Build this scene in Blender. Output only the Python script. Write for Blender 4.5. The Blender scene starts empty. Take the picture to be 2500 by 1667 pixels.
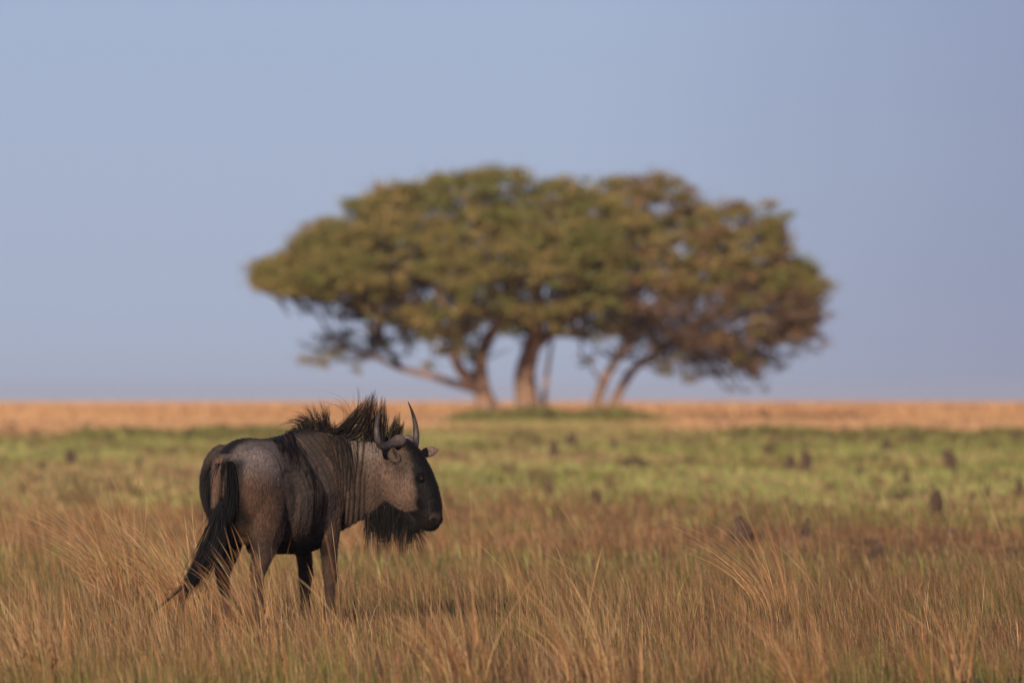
import bpy, math, random
import numpy as np
from mathutils import Vector
from mathutils.bvhtree import BVHTree

R = math.radians
scene = bpy.context.scene
COL = scene.collection
rng = np.random.default_rng(7)
random.seed(7)

# ------------------------------------------------------------------ camera
CAM_H = 1.55
FPX = 2500 * 300.0 / 36.0            # focal length in photo pixels
HORIZON = 978.0                      # horizon row in the photo
cam = bpy.data.cameras.new("camera")
cam.lens = 300.0
cam.sensor_width = 36.0
cam.clip_start = 0.5
cam.clip_end = 60000.0
cam.dof.use_dof = True
cam.dof.focus_distance = 56.3
cam.dof.aperture_fstop = 3.3
cam_o = bpy.data.objects.new("camera", cam)
COL.objects.link(cam_o)
cam_o.location = (0, 0, CAM_H)
cam_o.rotation_euler = (R(90) + math.atan((HORIZON - 833.5) / FPX), 0, 0)
scene.camera = cam_o

# ------------------------------------------------------------------ light
SUN_EL, SUN_AZ = 20.0, 11.0          # azimuth: degrees to the left of straight behind the camera
world = bpy.data.worlds.new("World")
scene.world = world
world.use_nodes = True
wn = world.node_tree
wn.nodes.clear()
sky = wn.nodes.new("ShaderNodeTexSky")
sky.sky_type = 'NISHITA'
sky.sun_disc = False
sky.sun_elevation = R(SUN_EL)
sky.sun_rotation = R(180 + SUN_AZ)
sky.altitude = 1000
sky.air_density = 1.0
sky.dust_density = 0.6
sky.ozone_density = 4.0
bg = wn.nodes.new("ShaderNodeBackground")
bg.inputs[1].default_value = 0.07
wo = wn.nodes.new("ShaderNodeOutputWorld")
# lilac tint of the dusty air, and a broad soft darkening of the sky towards the right
wtc = wn.nodes.new("ShaderNodeTexCoord")
tint = wn.nodes.new("ShaderNodeMix"); tint.data_type = 'RGBA'; tint.blend_type = 'MULTIPLY'; tint.inputs[0].default_value = 1
tint.inputs[7].default_value = (0.86, 0.87, 1.16, 1)
wn.links.new(sky.outputs[0], tint.inputs[6])
# pale dust layer low over the plain
def wmath(op, a, b=None, c=None):
    n = wn.nodes.new("ShaderNodeMath"); n.operation = op
    for k, v in enumerate((a, b, c)):
        if v is None: continue
        if isinstance(v, (int, float)): n.inputs[k].default_value = v
        else: wn.links.new(v, n.inputs[k])
    return n.outputs[0]
wsep = wn.nodes.new("ShaderNodeSeparateXYZ"); wn.links.new(wtc.outputs['Generated'], wsep.inputs[0])
mr = wn.nodes.new("ShaderNodeMapRange"); mr.interpolation_type = 'SMOOTHSTEP'
mr.inputs[1].default_value = 0; mr.inputs[2].default_value = .35; mr.inputs[3].default_value = .8; mr.inputs[4].default_value = 0
wn.links.new(wsep.outputs[2], mr.inputs[0])
dust = wn.nodes.new("ShaderNodeMix"); dust.data_type = 'RGBA'; dust.inputs[7].default_value = (4.85, 5.65, 7.8, 1)
wn.links.new(mr.outputs[0], dust.inputs[0]); wn.links.new(tint.outputs[2], dust.inputs[6])
# sky colour multiplied darker towards the right, with a noisy edge
vn = wn.nodes.new("ShaderNodeTexNoise"); vn.inputs['Scale'].default_value = 14.0; vn.inputs['Detail'].default_value = 3
wn.links.new(wtc.outputs['Generated'], vn.inputs['Vector'])
right_ramp = wmath('ADD', wsep.outputs[0], wmath('MULTIPLY', wmath('SUBTRACT', vn.outputs[0], .5), .05))
br = wn.nodes.new("ShaderNodeMapRange"); br.interpolation_type = 'SMOOTHSTEP'
br.inputs[1].default_value = .0; br.inputs[2].default_value = .085; br.inputs[3].default_value = 0; br.inputs[4].default_value = 1
wn.links.new(right_ramp, br.inputs[0])
right_darken = wn.nodes.new("ShaderNodeMix"); right_darken.data_type = 'RGBA'; right_darken.blend_type = 'MULTIPLY'; right_darken.inputs[7].default_value = (.72, .70, .76, 1)
wn.links.new(br.outputs[0], right_darken.inputs[0]); wn.links.new(dust.outputs[2], right_darken.inputs[6])
wn.links.new(right_darken.outputs[2], bg.inputs[0])
wn.links.new(bg.outputs[0], wo.inputs[0])

sun = bpy.data.lights.new("sun", 'SUN')
sun.energy = 4.9
sun.angle = R(0.55)
sun.color = (1.0, 0.80, 0.58)
sun_o = bpy.data.objects.new("sun", sun)
COL.objects.link(sun_o)
sd = Vector((-math.sin(R(SUN_AZ)) * math.cos(R(SUN_EL)), -math.cos(R(SUN_AZ)) * math.cos(R(SUN_EL)), math.sin(R(SUN_EL))))
sun_o.rotation_euler = sd.to_track_quat('Z', 'Y').to_euler()
sun_o.location = (-20, -20, 30)

scene.view_settings.view_transform = 'Standard'
scene.view_settings.look = 'None'
scene.view_settings.exposure = 0.12
scene.view_settings.gamma = 1.0
scene.render.engine = 'CYCLES'
scene.cycles.use_denoising = True
scene.cycles.max_bounces = 6
scene.cycles.transparent_max_bounces = 4

# ------------------------------------------------------------------ helpers
def tag(o, label=None, cat=None, group=None, kind=None):
    if label: o['label'] = label
    if cat: o['category'] = cat
    if group: o['group'] = group
    if kind: o['kind'] = kind
    return o

def empty(name, loc, rz=0.0):
    o = bpy.data.objects.new(name, None)
    COL.objects.link(o)
    o.location = loc
    o.rotation_euler = (0, 0, rz)
    o.empty_display_size = 0.2
    return o

def link_mesh(name, me, mat, parent=None, smooth=True):
    o = bpy.data.objects.new(name, me)
    COL.objects.link(o)
    if mat: me.materials.append(mat)
    if smooth and len(me.polygons):
        me.polygons.foreach_set('use_smooth', np.ones(len(me.polygons), dtype=bool))
    if parent: o.parent = parent
    return o

def mesh_np(name, verts, quads=None, tris=None, col=None):
    """mesh straight from arrays"""
    me = bpy.data.meshes.new(name)
    verts = np.asarray(verts, dtype=np.float32).reshape(-1, 3)
    me.vertices.add(len(verts))
    me.vertices.foreach_set('co', verts.ravel())
    loops, starts, n0 = [], [], 0
    if quads is not None and len(quads):
        q = np.asarray(quads, dtype=np.int32).reshape(-1, 4)
        loops.append(q.ravel()); starts.append(np.arange(len(q)) * 4); n0 = len(q) * 4
    if tris is not None and len(tris):
        t = np.asarray(tris, dtype=np.int32).reshape(-1, 3)
        loops.append(t.ravel()); starts.append(n0 + np.arange(len(t)) * 3)
    loops = np.concatenate(loops).astype(np.int32); starts = np.concatenate(starts).astype(np.int32)
    me.loops.add(len(loops)); me.polygons.add(len(starts))
    me.loops.foreach_set('vertex_index', loops)
    me.polygons.foreach_set('loop_start', starts)
    if col is not None: set_col(me, col)
    me.update(calc_edges=True)
    return me

def set_col(me, col):
    a = me.color_attributes.new('Col', 'FLOAT_COLOR', 'POINT')
    c = np.ones((len(me.vertices), 4), dtype=np.float32)
    c[:, :3] = col
    a.data.foreach_set('color', c.ravel())

def vnoise(x, y, seed=0):
    """smooth value noise in 0..1"""
    g = np.random.default_rng(1000 + seed).random((256, 256))
    xi = np.floor(x).astype(int); yi = np.floor(y).astype(int)
    fx = x - xi; fy = y - yi
    fx = fx * fx * (3 - 2 * fx); fy = fy * fy * (3 - 2 * fy)
    a = g[xi % 256, yi % 256]; b = g[(xi + 1) % 256, yi % 256]
    c = g[xi % 256, (yi + 1) % 256]; d = g[(xi + 1) % 256, (yi + 1) % 256]
    return (a * (1 - fx) + b * fx) * (1 - fy) + (c * (1 - fx) + d * fx) * fy

def fbm(x, y, seed=0):
    return (vnoise(x, y, seed) * .55 + vnoise(x * 2.1, y * 2.1, seed + 1) * .3 + vnoise(x * 4.3, y * 4.3, seed + 2) * .15)

def sstep(a, b, x):
    t = np.clip((x - a) / (b - a), 0, 1)
    return t * t * (3 - 2 * t)

# lie of the land: flat round the animal, then a long gentle rise to the tree, then a plateau
PD = np.array([-400., 0, 128, 140, 282, 330, 60000])
PZ = np.array([0., 0, 0, 0.05, 0.98, 1.0, 1.0])
def ground_z(x, y):
    x = np.asarray(x, float); y = np.asarray(y, float)
    z = np.interp(y, PD, PZ)
    near = 1 - sstep(150, 260, y)
    z = z + near * 0.10 * (fbm(x * .45 + 31, y * .45 + 7, 3) - .5) * sstep(20, 40, y)
    # the low old mound the tree grows on
    z = z + 0.28 * np.exp(-(((x - 0.7) / 5.2) ** 2 + ((y - 280) / 6.0) ** 2))
    return z

def at(px, py, base=978.0):
    """photo pixel of a thing's foot on the ground -> world point"""
    lo, hi = 20.0, 279.0
    for _ in range(60):
        m = (lo + hi) / 2
        row = (CAM_H - np.interp(m, PD, PZ)) / m * FPX
        if row > py - HORIZON: lo = m
        else: hi = m
    d = (lo + hi) / 2
    x = (px - 1250) / FPX * d
    return float(x), float(d), float(ground_z(x, d))

# ------------------------------------------------------------------ materials
def new_mat(name):
    m = bpy.data.materials.new(name)
    m.use_nodes = True
    nt = m.node_tree
    nt.nodes.clear()
    out = nt.nodes.new("ShaderNodeOutputMaterial")
    return m, nt, out

def N(nt, t, **kw):
    n = nt.nodes.new(t)
    for k, v in kw.items():
        if k.startswith('i_'):
            key = k[2:]
            n.inputs[int(key) if key.isdigit() else key.replace('_', ' ')].default_value = v
        else: setattr(n, k, v)
    return n

def mulcol(nt, a, b, fac=1.0):
    m = nt.nodes.new("ShaderNodeMix"); m.data_type = 'RGBA'; m.blend_type = 'MULTIPLY'
    m.inputs[0].default_value = fac
    nt.links.new(a, m.inputs[6]); nt.links.new(b, m.inputs[7])
    return m.outputs[2]

def ramp(nt, fac, stops):
    r = nt.nodes.new("ShaderNodeValToRGB")
    e = r.color_ramp.elements
    while len(e) < len(stops): e.new(0.5)
    for k, (p, c) in enumerate(stops):
        e[k].position = p
        e[k].color = (*c, 1) if len(c) == 3 else c
    nt.links.new(fac, r.inputs[0])
    return r.outputs[0]

def mat_blade(name, trans=0.25, rough=0.6, spec=0.15):
    m, nt, out = new_mat(name)
    at_ = N(nt, "ShaderNodeAttribute", attribute_name='Col')
    p = N(nt, "ShaderNodeBsdfPrincipled")
    p.inputs['Roughness'].default_value = rough
    p.inputs['Specular IOR Level'].default_value = spec
    tr = N(nt, "ShaderNodeBsdfTranslucent")
    mx = N(nt, "ShaderNodeMixShader"); mx.inputs[0].default_value = trans
    nt.links.new(at_.outputs['Color'], p.inputs['Base Color'])
    nt.links.new(at_.outputs['Color'], tr.inputs['Color'])
    nt.links.new(p.outputs[0], mx.inputs[1]); nt.links.new(tr.outputs[0], mx.inputs[2])
    nt.links.new(mx.outputs[0], out.inputs[0])
    return m

def mat_rough(name, c1, c2, scale, rough=.9, bump=.3, stretch=(1, 1, 1), spec=.2):
    m, nt, out = new_mat(name)
    tc = N(nt, "ShaderNodeTexCoord")
    mp = N(nt, "ShaderNodeMapping"); mp.inputs['Scale'].default_value = stretch
    nt.links.new(tc.outputs['Object'], mp.inputs[0])
    nz = N(nt, "ShaderNodeTexNoise"); nz.inputs['Scale'].default_value = scale; nz.inputs['Detail'].default_value = 6
    nt.links.new(mp.outputs[0], nz.inputs['Vector'])
    c = ramp(nt, nz.outputs[0], [(.3, c1), (.7, c2)])
    p = N(nt, "ShaderNodeBsdfPrincipled")
    p.inputs['Roughness'].default_value = rough
    p.inputs['Specular IOR Level'].default_value = spec
    nt.links.new(c, p.inputs['Base Color'])
    b = N(nt, "ShaderNodeBump"); b.inputs['Strength'].default_value = bump; b.inputs['Distance'].default_value = .02
    nt.links.new(nz.outputs[0], b.inputs['Height'])
    nt.links.new(b.outputs[0], p.inputs['Normal'])
    nt.links.new(p.outputs[0], out.inputs[0])
    return m

def mat_coat():
    m, nt, out = new_mat('short_coat')
    a = N(nt, "ShaderNodeAttribute", attribute_name='Col')
    tc = N(nt, "ShaderNodeTexCoord")
    mp = N(nt, "ShaderNodeMapping"); mp.inputs['Scale'].default_value = (1, 1, .35)
    nt.links.new(tc.outputs['Object'], mp.inputs[0])
    n1 = N(nt, "ShaderNodeTexNoise"); n1.inputs['Scale'].default_value = 95; n1.inputs['Detail'].default_value = 5
    n2 = N(nt, "ShaderNodeTexNoise"); n2.inputs['Scale'].default_value = 9; n2.inputs['Detail'].default_value = 5
    nt.links.new(mp.outputs[0], n1.inputs['Vector']); nt.links.new(tc.outputs['Object'], n2.inputs['Vector'])
    r1 = ramp(nt, n1.outputs[0], [(.3, (.55, .55, .55)), (.7, (1.35, 1.32, 1.3))])
    r2 = ramp(nt, n2.outputs[0], [(.3, (.75, .76, .8)), (.7, (1.2, 1.15, 1.1))])
    c = mulcol(nt, mulcol(nt, a.outputs['Color'], r1), r2)
    p = N(nt, "ShaderNodeBsdfPrincipled")
    p.inputs['Roughness'].default_value = .55
    p.inputs['Specular IOR Level'].default_value = .07
    p.inputs['Sheen Weight'].default_value = .03
    p.inputs['Sheen Roughness'].default_value = .5
    nt.links.new(c, p.inputs['Base Color'])
    b = N(nt, "ShaderNodeBump"); b.inputs['Strength'].default_value = .5; b.inputs['Distance'].default_value = .006
    nt.links.new(n1.outputs[0], b.inputs['Height'])
    nt.links.new(b.outputs[0], p.inputs['Normal'])
    nt.links.new(p.outputs[0], out.inputs[0])
    return m

def mat_ground():
    m, nt, out = new_mat('savanna_soil')
    geo = N(nt, "ShaderNodeNewGeometry")
    sep = N(nt, "ShaderNodeSeparateXYZ")
    nt.links.new(geo.outputs['Position'], sep.inputs[0])
    nz = N(nt, "ShaderNodeTexNoise"); nz.inputs['Scale'].default_value = .045; nz.inputs['Detail'].default_value = 5
    nt.links.new(geo.outputs['Position'], nz.inputs['Vector'])
    wob = N(nt, "ShaderNodeMath", operation='MULTIPLY_ADD')
    wob.inputs[1].default_value = 70; wob.inputs[2].default_value = -35
    nt.links.new(nz.outputs[0], wob.inputs[0])
    ad = N(nt, "ShaderNodeMath", operation='ADD')
    nt.links.new(sep.outputs[1], ad.inputs[0]); nt.links.new(wob.outputs[0], ad.inputs[1])
    mr = N(nt, "ShaderNodeMapRange"); mr.inputs[1].default_value = 0; mr.inputs[2].default_value = 400
    nt.links.new(ad.outputs[0], mr.inputs[0])
    zone = ramp(nt, mr.outputs[0], [(.0, (.10, .075, .04)), (.29, (.10, .075, .04)), (.34, (.20, .19, .065)),
                                    (.53, (.20, .19, .065)), (.59, (.55, .33, .19)), (1., (.60, .37, .22))])
    n2 = N(nt, "ShaderNodeTexNoise"); n2.inputs['Scale'].default_value = 3; n2.inputs['Detail'].default_value = 8
    nt.links.new(geo.outputs['Position'], n2.inputs['Vector'])
    v = ramp(nt, n2.outputs[0], [(.3, (.6, .6, .6)), (.7, (1.2, 1.2, 1.2))])
    p = N(nt, "ShaderNodeBsdfPrincipled"); p.inputs['Roughness'].default_value = .95
    p.inputs['Specular IOR Level'].default_value = .1
    nt.links.new(mulcol(nt, zone, v), p.inputs['Base Color'])
    nt.links.new(p.outputs[0], out.inputs[0])
    return m

M_grass = mat_blade('grass_blade', .3)
M_leaf = mat_blade('leaf', .22)
M_hair = mat_blade('long_hair', 0.0, .5, .14)
M_coat = mat_coat()
def mat_horn():
    m, nt, out = new_mat('horn')
    at_ = N(nt, "ShaderNodeAttribute", attribute_name='Col')
    tc = N(nt, "ShaderNodeTexCoord")
    nz = N(nt, "ShaderNodeTexNoise"); nz.inputs['Scale'].default_value = 30; nz.inputs['Detail'].default_value = 6
    nt.links.new(tc.outputs['Object'], nz.inputs['Vector'])
    v = ramp(nt, nz.outputs[0], [(.3, (.6, .6, .6)), (.7, (1.3, 1.3, 1.3))])
    p = N(nt, "ShaderNodeBsdfPrincipled"); p.inputs['Roughness'].default_value = .5; p.inputs['Specular IOR Level'].default_value = .3
    nt.links.new(mulcol(nt, at_.outputs['Color'], v), p.inputs['Base Color'])
    b = N(nt, "ShaderNodeBump"); b.inputs['Strength'].default_value = .5; b.inputs['Distance'].default_value = .01
    nt.links.new(nz.outputs[0], b.inputs['Height']); nt.links.new(b.outputs[0], p.inputs['Normal'])
    nt.links.new(p.outputs[0], out.inputs[0])
    return m
M_horn = mat_horn()
M_bark = mat_rough('bark', (.15, .097, .072), (.34, .215, .155), 4.5, .9, .8, (1, 1, .25))
M_mound = mat_rough('termite_earth', (.035, .025, .021), (.115, .072, .052), 14, .95, .8)
M_eye = mat_rough('eyeball', (.012, .008, .006), (.02, .012, .008), 5, .4, 0, (1, 1, 1), .15)

# ------------------------------------------------------------------ ground
def build_ground():
    ys = np.concatenate([np.arange(-300, 30, 30), np.arange(30, 150, .6), np.arange(150, 330, 4), np.geomspace(330, 9000, 40)])
    xs = np.concatenate([-np.geomspace(9000, 24, 24), np.arange(-22, 22.01, .8), np.geomspace(24, 9000, 24)])
    X, Y = np.meshgrid(xs, ys)
    Z = ground_z(X, Y)
    v = np.stack([X, Y, Z], -1).reshape(-1, 3)
    nx = len(xs); ny = len(ys)
    i, j = np.meshgrid(np.arange(nx - 1), np.arange(ny - 1))
    a = (j * nx + i).ravel()
    q = np.stack([a, a + 1, a + 1 + nx, a + nx], 1)
    tag(link_mesh('ground', mesh_np('ground', v, q), mat_ground()), kind='structure')
build_ground()

# ------------------------------------------------------------------ grass
def blades(base, h, lean, lw, width, nseg, bend=1.8, face=None, head=0.0):
    """ribbon blades. base (N,3), h (N,), lean (N,2) direction, lw (N,) sideways reach as a share of h"""
    n = len(h)
    t = np.linspace(0, 1, nseg + 1)[None, :]
    hh = h[:, None]; l = lw[:, None]
    off = hh * l * t ** bend
    up = hh * t * np.sqrt(np.clip(1 - (l * t ** (bend - 1)) ** 2 * .55, .12, 1))
    P = np.empty((n, nseg + 1, 3))
    P[:, :, 0] = base[:, None, 0] + lean[:, None, 0] * off
    P[:, :, 1] = base[:, None, 1] + lean[:, None, 1] * off
    P[:, :, 2] = base[:, None, 2] + up
    if face is None: face = rng.uniform(0, math.pi, n)
    sx = np.cos(face)[:, None]; sy = np.sin(face)[:, None]
    w = width[:, None] * .5 * (1 - t) ** .6
    if head: w = width[:, None] * .5 * (.45 + head * np.exp(-((t - .86) / .1) ** 2)) * (1 - t ** 8 * .9)
    A = P.copy(); B = P.copy()
    A[:, :, 0] += sx * w; A[:, :, 1] += sy * w
    B[:, :, 0] -= sx * w; B[:, :, 1] -= sy * w
    V = np.stack([A, B], 2).reshape(-1, 3)
    k = 2 * (nseg + 1)
    b0 = (np.arange(n) * k)[:, None] + (np.arange(nseg) * 2)[None, :]
    b0 = b0.ravel()
    Q = np.stack([b0, b0 + 1, b0 + 3, b0 + 2], 1)
    return V, Q, k

class Pile:
    def __init__(s): s.v, s.q, s.c, s.n = [], [], [], 0
    def add(s, V, Q, col, k):
        s.v.append(V); s.q.append(Q + s.n); s.c.append(np.repeat(col, k, axis=0)); s.n += len(V)
    def mesh(s, name): return mesh_np(name, np.concatenate(s.v), np.concatenate(s.q), None, np.concatenate(s.c))

STRAW = np.array([.49, .325, .17]); ORANGE = np.array([.40, .21, .092]); BROWN = np.array([.19, .108, .064])
RED = np.array([.25, .115, .06]); GREEN = np.array([.175, .175, .05]); LIME = np.array([.39, .43, .14]); DARK = np.array([.075, .055, .03])

def pick(n, weights):
    """colour per blade from a list of (weight array or number, colour)"""
    W = np.stack([np.broadcast_to(np.asarray(w, float), n) for w, _ in weights], 1)
    W = np.cumsum(W / W.sum(1, keepdims=True), 1)
    r = rng.random(n)[:, None]
    k = np.minimum((r > W).sum(1), len(weights) - 1)
    c = np.stack([c for _, c in weights])[k]
    return c * rng.uniform(.7, 1.3, (n, 1)) * rng.uniform(.93, 1.07, (n, 3))

def scatter(n, y0, y1, margin):
    """points spread evenly over the strip of land the lens takes in, with a margin each side"""
    y = []
    while len(y) < n:
        yy = rng.uniform(y0, y1, n)
        keep = rng.random(n) < (.062 * yy + margin) / (.062 * y1 + margin)
        y.extend(yy[keep])
    y = np.array(y[:n])
    x = rng.uniform(-1, 1, n) * (.062 * y + margin)
    return x, y

def wind(n, strength=.5):
    a = R(180) + rng.normal(0, 1.1, n)
    return np.stack([np.cos(a), np.sin(a)], 1)

def build_grass():
    P = Pile()
    # short turf round the animal
    n = 350000
    x, y = scatter(n, 43, 76, 3.4)
    keep = rng.random(n) > sstep(62, 76, y) * .9; x, y = x[keep], y[keep]; n = len(x)
    # gather part of the blades into little clumps
    cx, cy = scatter(10500, 43, 76, 3.4)
    g = rng.random(n) < .6
    k = rng.integers(0, len(cx), n)
    sp = rng.uniform(.015, .05, len(cx))
    x = np.where(g, cx[k] + rng.normal(0, 1, n) * sp[k], x); y = np.where(g, cy[k] + rng.normal(0, 1, n) * sp[k], y)
    gn = fbm(x * .55, y * .35, 11); tn = fbm(x * .33 + 9, y * .3 + 4, 21); bn = fbm(x * .8 + 3, y * .45 + 2, 25)
    ch = rng.gamma(4, .25, len(cx))
    h = rng.uniform(.05, .19, n) * (.5 + 1.0 * tn) * np.where(g, np.clip(ch[k], .5, 1.9), 1) + rng.uniform(.04, .22, n) * (rng.random(n) < .14) * sstep(.3, .6, tn)
    gr = sstep(.48, .64, gn) + .35 * sstep(50, 45.5, y) * sstep(.4, .6, gn); dk = sstep(.42, .62, bn)
    left = sstep(2.5, -2.5, x)
    tint = np.where(g, np.clip(rng.normal(1, .22, len(cx)), .5, 1.5)[k], 1.0)[:, None]
    col = pick(n, [(.22 + .3 * left, STRAW), (.14 + .25 * left, ORANGE), (.35 + .35 * dk, BROWN), (.14 + .12 * (1 - left), RED), (.16 + gr * 1.3, GREEN), (.24 + .3 * dk, DARK)]) * tint
    V, Q, kk = blades(np.stack([x, y, ground_z(x, y) - .01], 1), h, wind(n), rng.uniform(.02, .5, n), rng.uniform(.0025, .0055, n), 3)
    P.add(V, Q, col, kk)
    # dry sward behind, up to the green flat
    n = 420000
    x, y = scatter(n, 58, 150, 6)
    keep = rng.random(n) < sstep(56, 74, y); x, y = x[keep], y[keep]; n = len(x)
    cx, cy = scatter(17500, 58, 150, 6)
    g = rng.random(n) < .65; k = rng.integers(0, len(cx), n)
    x = np.where(g, cx[k] + rng.normal(0, .07, n), x); y = np.where(g, cy[k] + rng.normal(0, .09, n), y)
    edge = y + 50 * (fbm(x * .10, y * .035, 41) - .5) * 2
    keep = edge < rng.uniform(106, 148, n); x, y, g, k = x[keep], y[keep], g[keep], k[keep]; n = len(x)
    gn = fbm(x * .22, y * .10, 51); tn = fbm(x * .2 + 9, y * .12 + 4, 61); bn = fbm(x * .3 + 3, y * .12 + 2, 65)
    h = rng.uniform(.05, .21, n) * (.4 + 1.0 * tn) * np.where(g, np.clip(rng.gamma(4, .25, len(cx)), .5, 2.2)[k], 1)
    gr = sstep(.48, .64, gn); right = sstep(-2, 4, x); dk = sstep(.42, .62, bn)
    tint = np.where(g, np.clip(rng.normal(1, .22, len(cx)), .5, 1.5)[k], 1.0)[:, None]
    col = pick(n, [(.26, STRAW), (.16 + .2 * (1 - right), ORANGE), (.34 + .25 * right + .3 * dk, BROWN), (.15 + .22 * right, RED), (.08 + gr * .8, GREEN), (gr * .4, LIME), (.2 + .3 * dk, DARK)]) * tint
    V, Q, kk = blades(np.stack([x, y, ground_z(x, y) - .01], 1), h, wind(n), rng.uniform(.05, .5, n), rng.uniform(.004, .009, n) * (y / 75), 2)
    P.add(V, Q, col, kk)
    o = link_mesh('dry_grass', P.mesh('dry_grass'), M_grass, smooth=False)
    tag(o, 'tawny dry grass covering the ground round the wildebeest', 'grass', kind='stuff')

    # fresh green flat
    P = Pile()
    n = 290000
    x, y = scatter(n, 100, 288, 11)
    edge = y + 50 * (fbm(x * .10, y * .035, 41) - .5) * 2
    keep = (edge > rng.uniform(104, 142, n)) & (y < 214 + 75 * (fbm(x * .09 + 2, y * 0 + 3, 77) - .45) + 52 * np.exp(-((x - 1.0) / 3.4) ** 2) + rng.normal(0, 9, n)) & (y < 277); x, y = x[keep], y[keep]; n = len(x)
    gn = fbm(x * .14, y * .045, 71); dn = fbm(x * .2 + 5, y * .06, 75)
    h = rng.uniform(.08, .2, n) * (.6 + .8 * dn)
    col = pick(n, [(.6, LIME), (.08 + 1.1 * sstep(.48, .62, dn), GREEN), (.2 + 1.3 * sstep(.48, .66, gn), STRAW), (.08 + .4 * sstep(.5, .7, gn), BROWN)])
    V, Q, kk = blades(np.stack([x, y, ground_z(x, y) - .01], 1), h, wind(n), rng.uniform(.1, .5, n), rng.uniform(.014, .034, n), 2)
    P.add(V, Q, col, kk)
    m = 620
    tx_, ty_ = scatter(m, 112, 232, 7)
    tn_ = rng.random(m)
    nb = 46
    x = np.repeat(tx_, nb) + rng.normal(0, 1, m * nb) * np.repeat(rng.uniform(.06, .32, m), nb); y = np.repeat(ty_, nb) + rng.normal(0, .25, m * nb); n = m * nb
    h = rng.uniform(.06, .17, n) * np.repeat(rng.uniform(.6, 2.3, m), nb)
    c0 = np.where(tn_[:, None] < .45, BROWN, np.where(tn_[:, None] < .75, GREEN * .7, DARK * 1.3))
    V, Q, kk = blades(np.stack([x, y, ground_z(x, y) - .01], 1), h, wind(n), rng.uniform(.1, .6, n), rng.uniform(.014, .03, n), 2)
    P.add(V, Q, np.repeat(c0, nb, axis=0) * rng.uniform(.7, 1.3, (n, 1)), kk)
    o = link_mesh('green_grass', P.mesh('green_grass'), M_grass, smooth=False)
    tag(o, 'fresh green grass on the damp flat before the tree', 'grass', kind='stuff')

    # far tawny plain
    P = Pile()
    n = 340000
    y = 212 + 1280 * rng.random(n) ** 2.2
    y = y[y > 222 + 40 * (fbm(rng.uniform(-9, 9, n) * 0 + 1, y * 0, 78) - .5) + rng.normal(0, 9, n)]; n = len(y)
    x = rng.uniform(-1, 1, n) * (.084 * y + 6)
    m = (y > 222 + 56 * np.exp(-((x - 1.0) / 3.4) ** 2) + rng.normal(0, 4, n)) | (rng.random(n) < .08); x, y = x[m], y[m]; n = len(x)
    gn = fbm(x * .03, y * .012, 81)
    h = rng.uniform(.22, .5, n) * sstep(282, 340, y) + rng.uniform(.03, .12, n)
    right = sstep(2, 14, x)
    col = pick(n, [(.55, np.array([.73, .46, .245])), (.3, np.array([.61, .365, .17])), (.1 + .5 * sstep(.5, .7, gn) + .15 * right, RED * 1.3)])
    V, Q, kk = blades(np.stack([x, y, ground_z(x, y) - .01], 1), h, wind(n), rng.uniform(.1, .5, n), rng.uniform(.04, .09, n) * (y / 320), 1)
    P.add(V, Q, col, kk)
    o = link_mesh('plain_grass', P.mesh('plain_grass'), M_grass, smooth=False)
    tag(o, 'orange tawny grass of the far plain up to the horizon', 'grass', kind='stuff')

    # tall thin flowering stalks leaning before the wind, thickest at the left
    P = Pile()
    n = 5200
    x, y = scatter(n, 44, 100, 2.5)
    dens = fbm(x * .55 + 3, y * .22 + 8, 91)
    lf = sstep(1.0, -2.6, x)
    keep = rng.random(n) < np.clip(sstep(.42, .7, dens) * (.25 + 1.0 * lf), 0, 1)
    # leave the face of the animal clear
    ax = x / y * 56.5
    keep &= ~((ax > -1.1) & (ax < -.3) & (y < 57) & (rng.random(n) < .9))
    x, y = x[keep], y[keep]; n = len(x)
    h = rng.uniform(.4, .85, n)
    a = R(180) + rng.normal(0, .8, n)
    col = pick(n, [(.5, STRAW), (.45, ORANGE), (.1, RED)])
    V, Q, kk = blades(np.stack([x, y, ground_z(x, y) - .01], 1), h, np.stack([np.cos(a), np.sin(a)], 1), rng.uniform(.15, .85, n), rng.uniform(.004, .007, n), 7, 1.7, rng.normal(0, .6, n), .6)
    P.add(V, Q, col, kk)
    o = link_mesh('grass_stalks', P.mesh('grass_stalks'), M_grass, smooth=False)
    tag(o, 'thin straw coloured flowering stalks leaning left above the dry grass', 'grass', kind='stuff')
build_grass()

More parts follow.
